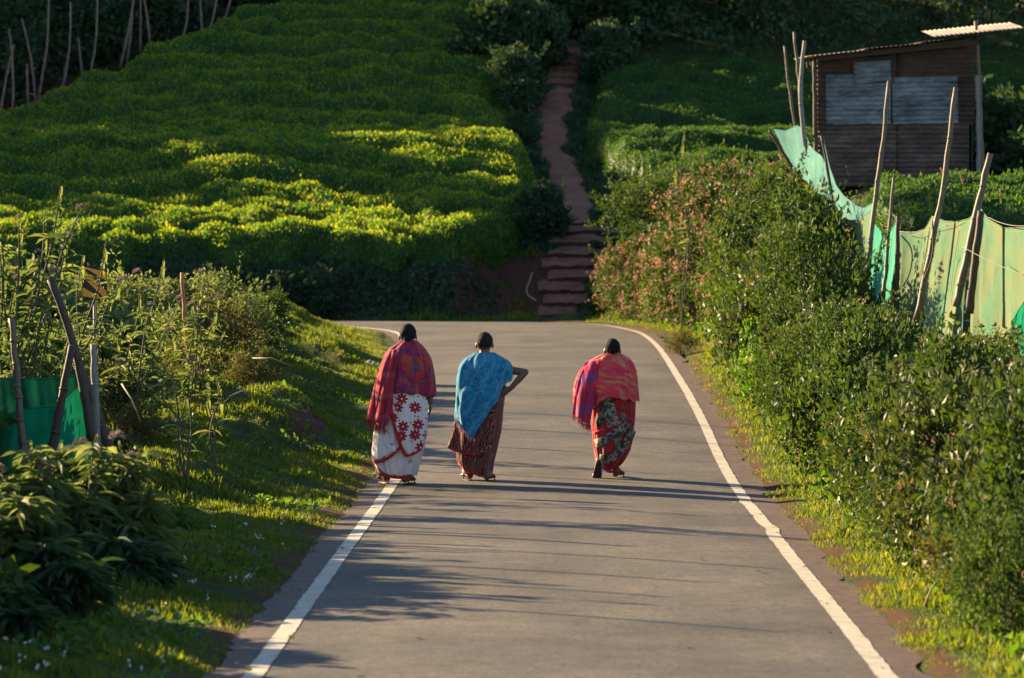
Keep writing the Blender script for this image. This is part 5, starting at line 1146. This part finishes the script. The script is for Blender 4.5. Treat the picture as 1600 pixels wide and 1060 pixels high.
class Walker:
    def __init__(s, label, u0, Y, head, arms, feet, torso, hairmat, bun, hs=1.0, lean=0):
        s.Y = Y; s.s = 6000/Y; s.u0 = u0; s.x = (u0-800)/s.s; s.g = gz_road(s.x, Y); s.vf = 410+(CAM_Z-s.g)*s.s
        bm = bmesh.new(); H = s.P(*head); hy = .03+lean; s.H = H
        hc = Vector((H[0], hy, H[1])); r = .083*hs
        ell(bm, hc+Vector((0, -.012, .012)), (r*.93, r*1.12, r*1.12)); ell(bm, hc+Vector((0, .045, -.035)), (r*.66, r*.62, r*.88))      # skull, face
        ell(bm, hc+Vector((0, .105*hs, -.025)), (.013, .022, .020), sub=2); ell(bm, hc+Vector((0, .093*hs, -.060)), (.028, .014, .010), sub=2)    # nose, lips
        ell(bm, hc+Vector((0, .086*hs, -.092)), (.022, .018, .016), sub=2)
        for q in (-1, 1):
            ell(bm, hc+Vector((q*r*.98, -.005, -.022)), (.009, .017, .030), sub=2); ell(bm, hc+Vector((q*.032, .083*hs, .0)), (.014, .012, .009), sub=2)
        nk = Vector((s.x_(torso[0][0]), .0+lean*.6, s.z_(torso[0][1])))
        chain(bm, [hc+Vector((0, -.018, -.05)), nk+Vector((0, -.01, -.02))], [.052, .056])
        wa = Vector((s.x_(torso[1][0]), 0, s.z_(torso[1][1]))); hp = Vector((s.x_(torso[2][0]), 0, s.z_(torso[2][1])))
        shw = .145; shz = nk.z-.085
        chain(bm, [nk+Vector((-shw, 0, shz-nk.z)), nk+Vector((0, 0, -.05)), nk+Vector((shw, 0, shz-nk.z))], [.052, .07, .052])
        chain(bm, [nk+Vector((0, 0, -.12)), nk.lerp(wa, .6), wa, hp], [.115, .115, .12, .135], (1.15, .85, 1))
        sh = {q: nk+Vector((q*(shw+.01), 0, shz-nk.z-.01)) for q in (-1, 1)}
        for a in arms:
            e, w_ = Vector(a['elbow']), Vector(a['wrist']); chain(bm, [sh[a['q']], sh[a['q']].lerp(e, .5), e, e.lerp(w_, .35), w_], [.046, .042, .034, .034, .024])
            hand(bm, w_, a['d'], a['n'], a['side'], a.get('curl', .35), .92)
        for ft in feet:
            k = Vector(ft['knee']); an = Vector(ft['ankle']); hpj = hp+Vector((ft['q']*.08, 0, -.03)); chain(bm, [hpj, k, k.lerp(an, .35), an], [.085, .055, .050, .031])
            chain(bm, [an, Vector(ft['heel'])], [.031, .032]); foot(bm, ft['heel'], ft['d'], up=ft.get('up', (0, 0, 1)))
        me = bake(bm, 'person'); s.o = link('person', me, M['skin'], None, (s.x, Y, s.g)); tag(s.o, label, 'person', 'women walking along the road')
        for ft in feet: link('sandal', sandal_mesh(ft['heel'], ft['d'], up=ft.get('up', (0, 0, 1))), M[ft.get('mat', 'sandal')], s.o)
        # hair: cap over the skull with a small bun at the nape
        bm = bmesh.new(); bmesh.ops.create_icosphere(bm, subdivisions=5, radius=1)
        for v in bm.verts:
            d = v.co.copy(); face = max(0, min(1, (d.y*1.25-d.z*.55-.25)/.25)); nz = noise.noise(Vector((d.x*9, d.y*9, d.z*2.5)))*.022+noise.noise(d*2.2+Vector((s.u0, 0, 0)))*.035
            low = max(0, min(1, (-d.z-.38)/.22)); ear = max(0, min(1, (abs(d.x)-.80)/.12))*(1 if d.z < .1 and d.y > -.25 else 0); q = (1.06+nz+.012*math.sin(math.atan2(d.x, d.z+.3)*34+d.y*5))*(1-.22*face)*(1-.20*low)*(1-.14*ear); v.co = Vector((d.x*r*.95*q, d.y*r*1.15*q, d.z*r*1.14*q))+hc+Vector((0, -.014, .012))
        for b in bun:
            c = hc+Vector(b[0]); b0 = len(bm.verts); res = bmesh.ops.create_icosphere(bm, subdivisions=4, radius=1)
            for v in res['verts']:
                d = v.co.copy(); q = 1+.06*math.sin(math.atan2(d.z, d.x)*3+d.length*4+d.y*8)+noise.noise(d*3)*.08; v.co = Vector((d.x*b[1][0]*q, d.y*b[1][1]*q, d.z*b[1][2]*q))+c
        me = bpy.data.meshes.new('hair'); bm.to_mesh(me); bm.free(); me.polygons.foreach_set('use_smooth', [True]*len(me.polygons)); link('hair', me, M[hairmat], s.o)
    def x_(s, u): return (u-s.u0)/s.s
    def z_(s, v): return (s.vf-v)/s.s
    def P(s, u, v): return (s.x_(u), s.z_(v))
    def prof(s, rows):
        R = sorted([(s.z_(v), s.x_(a), s.x_(b), ry, cy) for v, a, b, ry, cy in rows]); A = np.array(R)
        zs = np.linspace(A[0, 0], A[-1, 0], 200); B = [np.interp(zs, A[:, 0], A[:, k]) for k in (1, 2, 3, 4)]
        ker = np.hanning(15); ker /= ker.sum(); B = [np.convolve(np.pad(b, 7, 'edge'), ker, 'valid') for b in B]
        return lambda z: [np.interp(z, zs, b) for b in B]
    def ring(s, name, rows, mat, hem=None, folds=(), nt=160, nz=64, seed=0, uvs=1.0, fz=0, noise_amp=.006, th=.004):
        pf = s.prof(rows); top = s.z_(rows[0][0]); bot = s.z_(rows[-1][0]); th_ = np.linspace(0, 2*np.pi, nt, endpoint=False)
        zb = np.full(nt, bot)
        if hem:
            mid = s.z_((rows[0][0]+rows[-1][0])/2); xl, xr, ry, cy = pf(mid); u = s.u0+s.s*((xl+xr)/2+(xr-xl)/2*np.cos(th_)); hv = np.interp(u, [h[0] for h in hem[0]], [h[1] for h in hem[0]])
            fr = (np.sin(th_) > 0)*np.sin(th_)**.5 if False else np.clip(np.sin(th_)*2, 0, 1); hv = hv*(1-fr)+hem[1]*fr; hv = hv+1.2*np.sin(th_*9+seed)+.8*np.sin(th_*17); zb = s.z_(hv)
        S_ = np.linspace(0, 1, nz); P = np.zeros((nz, nt, 3)); uv = np.zeros((nz, nt, 2)); w_ = th_
        for j, q in enumerate(S_):
            z = top+(zb-top)*q; xl, xr, ry, cy = pf(z); rx = (xr-xl)/2; xc = (xl+xr)/2; d = np.zeros(nt)
            for k, sl, am, ph, grow in folds: d += (2.3 if name == 'shawl' else 1.9)*am*(grow*q+(1-grow))*np.sin(k*th_+sl*z+ph+.6*np.sin(3*th_+ph))*(.7+.3*np.sin(2*th_+ph*2+z*4))
            nzv = np.array([noise.noise(Vector((math.cos(t)*2.2+seed*3, math.sin(t)*2.2, zz*5))) + .5*noise.noise(Vector((math.cos(t)*6+seed, math.sin(t)*6, zz*11))) for t, zz in zip(th_, z)])
            d += nzv*noise_amp*2; c, sn = np.cos(th_), np.sin(th_); e = .88; ca = np.sign(c)*np.abs(c)**e; sa = np.sign(sn)*np.abs(sn)**e
            d = d*(.25+.75*np.abs(sn)); P[j, :, 0] = xc+(rx+d)*ca; P[j, :, 1] = cy+(ry+d)*sa; P[j, :, 2] = z+fz*d
            uv[j, :, 0] = th_*.26*uvs+seed*.37; uv[j, :, 1] = z*uvs
        me = grid_mesh(name, P, closed=True, uv=uv); o = link(name, me, M[mat], s.o); sm = o.modifiers.new('thickness', 'SOLIDIFY'); sm.thickness = th; sm.offset = 1
        return o, pf
    def back(s, pf, x, z, off):
        xl, xr, ry, cy = pf(z); rx = (xr-xl)/2; xc = (xl+xr)/2; t = np.clip((x-xc)/rx, -.97, .97); ov = np.abs((x-xc)/rx); return cy-(ry*(1-np.abs(t)**2.27)**(1/2.27))-off+np.clip(ov-.97, 0, 1)*.05
    def patch(s, name, left, right, pf, mat, off=.016, folds=3, amp=.006, seed=0, nu=60, nv=50, flip=False, label=None):
        "cloth between two pixel polylines (both from top to bottom), lying on the back of a ring"
        def res(L):
            L = np.array(L, float); q = np.linspace(0, 1, nv); t = np.concatenate([[0], np.cumsum(np.linalg.norm(np.diff(L, axis=0), axis=1))]); t /= t[-1]; return np.interp(q, t, L[:, 0]), np.interp(q, t, L[:, 1])
        lu, lv = res(left); ru, rv = res(right); k = np.linspace(0, 1, nu)[None]; U = lu[:, None]*(1-k)+ru[:, None]*k; Vv = lv[:, None]*(1-k)+rv[:, None]*k
        X = s.x_(U); Z = s.z_(Vv); q = np.linspace(0, 1, nv)[:, None]; d = amp*(np.sin(k*folds*6.283+q*2+seed)*(.4+.9*q)+.5*np.sin(k*folds*12.1+seed*2-q*3)*q)
        Yy = s.back(pf, X, Z, off)-d; X = X+.6*np.roll(d, 3, 1)
        o = link(name, grid_mesh(name, np.dstack([X, Yy, Z]), uv=np.dstack([X+seed, Z])), M[mat], s.o); sm = o.modifiers.new('thickness', 'SOLIDIFY'); sm.thickness = .004
        if label: o['label'] = label
        return o
    def band(s, pts_, wpx, pf, mat, off=.022, name='border', seed=0):
        L = catmull([tuple(p) for p in pts_], 8); T = np.gradient(L, axis=0); T /= np.linalg.norm(T, axis=1)[:, None]; Nn_ = np.column_stack([-T[:, 1], T[:, 0]]); rows = []
        for k in (-.5, 0, .5):
            q = L+Nn_*k*wpx; X = s.x_(q[:, 0]); Z = s.z_(q[:, 1]); rows.append(np.column_stack([X, s.back(pf, X, Z, off), Z]))
        P = np.stack(rows, 1); o = link(name, grid_mesh(name, P, uv=P[..., [0, 2]]), M[mat], s.o); sm = o.modifiers.new('thickness', 'SOLIDIFY'); sm.thickness = .005; return o
    def fringe(s, pts_, n, L, mat, seed=0, sp=.012, pf=None, off=.03, y=None):
        r = random.Random(seed); V, F = [], []; A = np.array(pts_, float); q = np.linspace(0, len(A)-1, n)
        for t in q:
            u = np.interp(t, np.arange(len(A)), A[:, 0]); v = np.interp(t, np.arange(len(A)), A[:, 1]); x, z = s.x_(u)+r.gauss(0, .004), s.z_(v)+.008
            yy = float(s.back(pf, x, z, off)) if pf else y; a = Vector((x, yy, z)); l = L*r.uniform(.6, 1.2); b = a+Vector((r.gauss(0, sp), r.gauss(0, sp), -l)); m_ = a.lerp(b, .5)+Vector((r.gauss(0, sp*.5), r.gauss(0, .004), 0))
            tube([a, m_, b], [.0028, .0036, .0018], 4, V, F)
        return link('fringe', pymesh('fringe', V, F), M[mat], s.o)
def gz_road(x, y):
    return float(zroad(y))+.012

# --- first walker: crimson shawl, white saree with red flowers
W = Walker('woman in crimson patterned shawl and white saree with red flowers walking away', 628, 36.8, (637, 524),
    [dict(q=1, elbow=(.245, -.02, .95), wrist=(.275, -.03, .785), d=(-.04, .12, -1), n=(-1, .2, 0), side=(0, 1, 0), curl=.35), dict(q=-1, elbow=(-.20, -.02, 1.0), wrist=(-.10, .14, .98), d=(1, .2, .1), n=(0, -1, 0), side=(0, 0, 1))],
    [dict(q=-1, knee=(-.09, .05, .40), ankle=(-.145, -.02, .11), heel=(-.145, -.06, .058), d=(-.30, 1, 0), mat='tan_sandal'), dict(q=1, knee=(.07, .06, .40), ankle=(.03, -.09, .10), heel=(.03, -.12, .050), d=(.45, 1, 0))],
    ((638, 545), (632, 610), (628, 640)), 'hair', [((0, -.100, -.030), (.036, .024, .030))], hs=1.0)
_, pf = W.ring('saree', [(606, 600, 664, .15, .0), (625, 592, 667, .165, 0), (650, 587, 668, .17, 0), (680, 583, 667, .17, .0), (700, 581, 663, .165, .0), (720, 581, 657, .16, 0), (738, 587, 652, .15, 0), (753, 595, 647, .14, 0)], 'saree_white_plain',
    folds=[(7, 2, .007, .3, .7), (13, -3, .005, 1.3, .8), (23, 4, .003, 2.2, .9)], seed=1, hem=([(595, 741), (612, 746), (630, 747), (650, 743)], 744))
W.patch('saree_overlap', [(604, 612), (611, 634), (620, 672), (634, 711)], [(668, 616), (669, 640), (664, 680), (659, 701)], pf, 'saree_white', .026, 3, .005, 1, label='overlapping white panel with large red flowers')
W.patch('saree_end', [(586, 655), (583, 690), (581, 722)], [(604, 655), (610, 690), (626, 700)], pf, 'saree_white_plain', .018, 2, .006, 2)
W.band([(610, 630), (618, 668), (627, 695), (635, 711)], 5.5, pf, 'saree_border_red', .036); W.band([(634, 711), (646, 708), (659, 701)], 4.5, pf, 'saree_border_red', .036)
W.band([(583, 721), (598, 719), (612, 711), (626, 698)], 5, pf, 'saree_border_red', .030); W.band([(589, 731), (598, 739), (612, 744), (630, 745), (645, 742)], 5, pf, 'saree_border_red', .016)
_, ps_ = W.ring('shawl', [(532, 627, 650, .058, .01), (538, 618, 658, .09, .015), (545, 608, 665, .115, .01), (556, 600, 672, .14, 0), (572, 594, 677, .165, 0), (592, 589, 680, .18, 0), (612, 586, 681, .19, 0), (660, 580, 681, .195, 0)], 'shawl_crimson',
    hem=([(580, 655), (600, 640), (612, 619), (630, 613), (650, 616), (680, 619)], 622), folds=[(5, 3, .009, .5, .6), (9, -7, .007, 2, .6), (17, 5, .004, 1, .7)], seed=2, noise_amp=.008)
W.patch('shawl_end', [(606, 548), (590, 580), (580, 625), (573, 655)], [(622, 545), (618, 590), (612, 640), (603, 664)], ps_, 'shawl_crimson_end', .028, 2.6, .013, 3, label='loose shawl end hanging from the left shoulder')
W.fringe([(573, 655), (588, 661), (603, 665)], 60, .085, 'shawl_crimson_end', 1, pf=ps_, off=.03)

# --- second walker: blue shawl, maroon saree, right hand on hip
W = Walker('woman in blue shawl and maroon saree walking away with one hand on her hip', 752, 37.1, (757, 537),
    [dict(q=1, elbow=(.425, -.06, 1.06), wrist=(.285, -.09, .905), d=(-.80, -.10, -.50), n=(-.3, 1, .1), side=(.3, 0, 1), curl=.2), dict(q=-1, elbow=(-.20, 0, .98), wrist=(-.08, .15, .96), d=(1, .2, .1), n=(0, -1, 0), side=(0, 0, 1))],
    [dict(q=-1, knee=(-.09, .08, .40), ankle=(-.105, -.01, .12), heel=(-.11, -.03, .062), d=(-.25, 1, 0)), dict(q=1, knee=(.07, .04, .38), ankle=(.055, -.12, .10), heel=(.055, -.15, .055), d=(.30, 1, 0))],
    ((757, 562), (755, 612), (752, 640)), 'grey_hair', [((.0, -.092, .015), (.055, .026, .036))], hs=1.0)
_, pf = W.ring('saree', [(592, 722, 790, .14, 0), (612, 719, 790, .15, 0), (640, 717, 787, .16, 0), (670, 715, 784, .16, 0), (700, 714, 777, .155, 0), (720, 714, 772, .15, 0), (745, 722, 768, .13, 0)], 'saree_maroon',
    folds=[(6, 3, .008, 1, .6), (11, -4, .006, 2.3, .7), (21, 3, .003, .4, .9)], seed=3, hem=([(715, 724), (725, 735), (738, 738), (755, 744), (772, 747)], 742))
W.patch('saree_end', [(714, 652), (706, 678), (698, 699)], [(744, 660), (746, 690), (748, 711)], pf, 'saree_maroon', .02, 2.5, .010, 4)
W.patch('saree_overlap', [(748, 640), (744, 675), (739, 712)], [(776, 640), (772, 670), (769, 699)], pf, 'saree_maroon', .016, 2, .009, 5)
W.band([(699, 698), (712, 704), (726, 707), (747, 710)], 3.5, pf, 'saree_border_red', .034); W.band([(740, 709), (752, 706), (768, 697)], 5, pf, 'saree_maroon_border', .030)
W.band([(716, 723), (727, 733), (740, 738), (756, 744), (768, 745)], 3.5, pf, 'saree_border_red', .012)
W.ring('petticoat', [(700, 722, 765, .10, 0), (739, 722, 762, .10, 0)], 'petticoat', nt=60, nz=10)
_, ps_ = W.ring('shawl', [(551, 742, 772, .060, .01), (557, 730, 783, .10, .01), (564, 722, 796, .13, 0), (574, 717, 802, .155, -.01), (588, 714, 801, .18, -.01), (610, 712, 797, .20, -.01), (650, 711, 795, .225, -.01), (692, 713, 790, .235, -.01)], 'shawl_blue',
    hem=([(711, 652), (722, 670), (742, 685), (752, 664), (765, 640), (782, 612), (792, 596), (801, 586)], 596), folds=[(5, 9, .010, .2, .5), (8, -10, .008, 1.6, .5), (15, 12, .005, 2.8, .6)], seed=4, noise_amp=.009)
W.fringe([(712, 652), (717, 664), (728, 675), (741, 684)], 34, .055, 'petticoat', 2, pf=ps_, off=.006)

# --- third walker: pink shawl, red saree, left foot pushing off
W = Walker('woman in bright pink shawl and red patterned saree walking away with one foot lifted', 955, 37.4, (957, 546),
    [dict(q=1, elbow=(.20, .0, .90), wrist=(.12, .15, .86), d=(-1, .2, .1), n=(0, -1, 0), side=(0, 0, 1)), dict(q=-1, elbow=(-.24, 0, .90), wrist=(-.16, .15, .90), d=(1, .2, .1), n=(0, -1, 0), side=(0, 0, 1))],
    [dict(q=-1, knee=(-.10, .14, .36), ankle=(-.115, -.02, .205), heel=(-.120, -.055, .185), d=(-.12, .22, -1), up=(0, 1, .2)), dict(q=1, knee=(.06, .12, .38), ankle=(.040, .05, .10), heel=(.040, .02, .055), d=(.40, 1, 0))],
    ((957, 566), (958, 620), (957, 645)), 'hair', [((0, -.092, -.015), (.034, .022, .030))], hs=.94)
_, pf = W.ring('saree', [(610, 928, 992, .15, 0), (635, 925, 993, .16, 0), (660, 924, 992, .16, 0), (685, 926, 990, .155, 0), (705, 929, 985, .145, 0), (720, 932, 976, .135, 0), (738, 938, 965, .11, 0)], 'saree_red',
    folds=[(5, -6, .010, .9, .5), (9, -9, .007, 2, .6), (17, 5, .003, 1.2, .8)], seed=5, hem=([(925, 724), (940, 731), (955, 738), (970, 730), (990, 718)], 730))
W.patch('saree_overlap', [(940, 622), (943, 640), (948, 668)], [(956, 620), (962, 642), (969, 662)], pf, 'saree_paisley', .022, 1, .004, 6, label='paler patterned strip of the saree end')
W.band([(930, 693), (944, 687), (962, 676), (980, 664)], 13, pf, 'saree_paisley', .016); W.band([(936, 716), (950, 717), (965, 708), (980, 690), (988, 672)], 13, pf, 'saree_paisley', .016)
W.band([(926, 676), (945, 670), (966, 663), (984, 652)], 2.5, pf, 'shawl_pink_end', .02); W.band([(930, 724), (944, 732), (956, 737), (968, 731)], 4, pf, 'saree_border_red', .012)
_, ps_ = W.ring('shawl', [(553, 945, 970, .058, .01), (558, 931, 981, .09, .015), (566, 918, 988, .12, 0), (578, 906, 993, .15, -.01), (595, 899, 997, .175, -.01), (612, 897, 998, .185, -.01), (660, 896, 996, .19, 0)], 'shawl_pink',
    hem=([(896, 640), (915, 645), (928, 638), (940, 626), (955, 620), (975, 624), (998, 628)], 622), folds=[(4, 8, .012, .4, .4), (7, -11, .009, 1.9, .4), (14, 13, .005, 3, .5)], seed=6, noise_amp=.009)
W.patch('shawl_end', [(914, 566), (903, 590), (897, 620), (895, 645)], [(938, 560), (930, 600), (926, 635), (921, 664)], ps_, 'shawl_pink_end', .028, 2.2, .013, 7, label='loose shawl end hanging from the left arm')
W.fringe([(895, 643), (905, 652), (915, 660), (922, 664)], 60, .075, 'shawl_pink_end', 3, pf=ps_, off=.03)
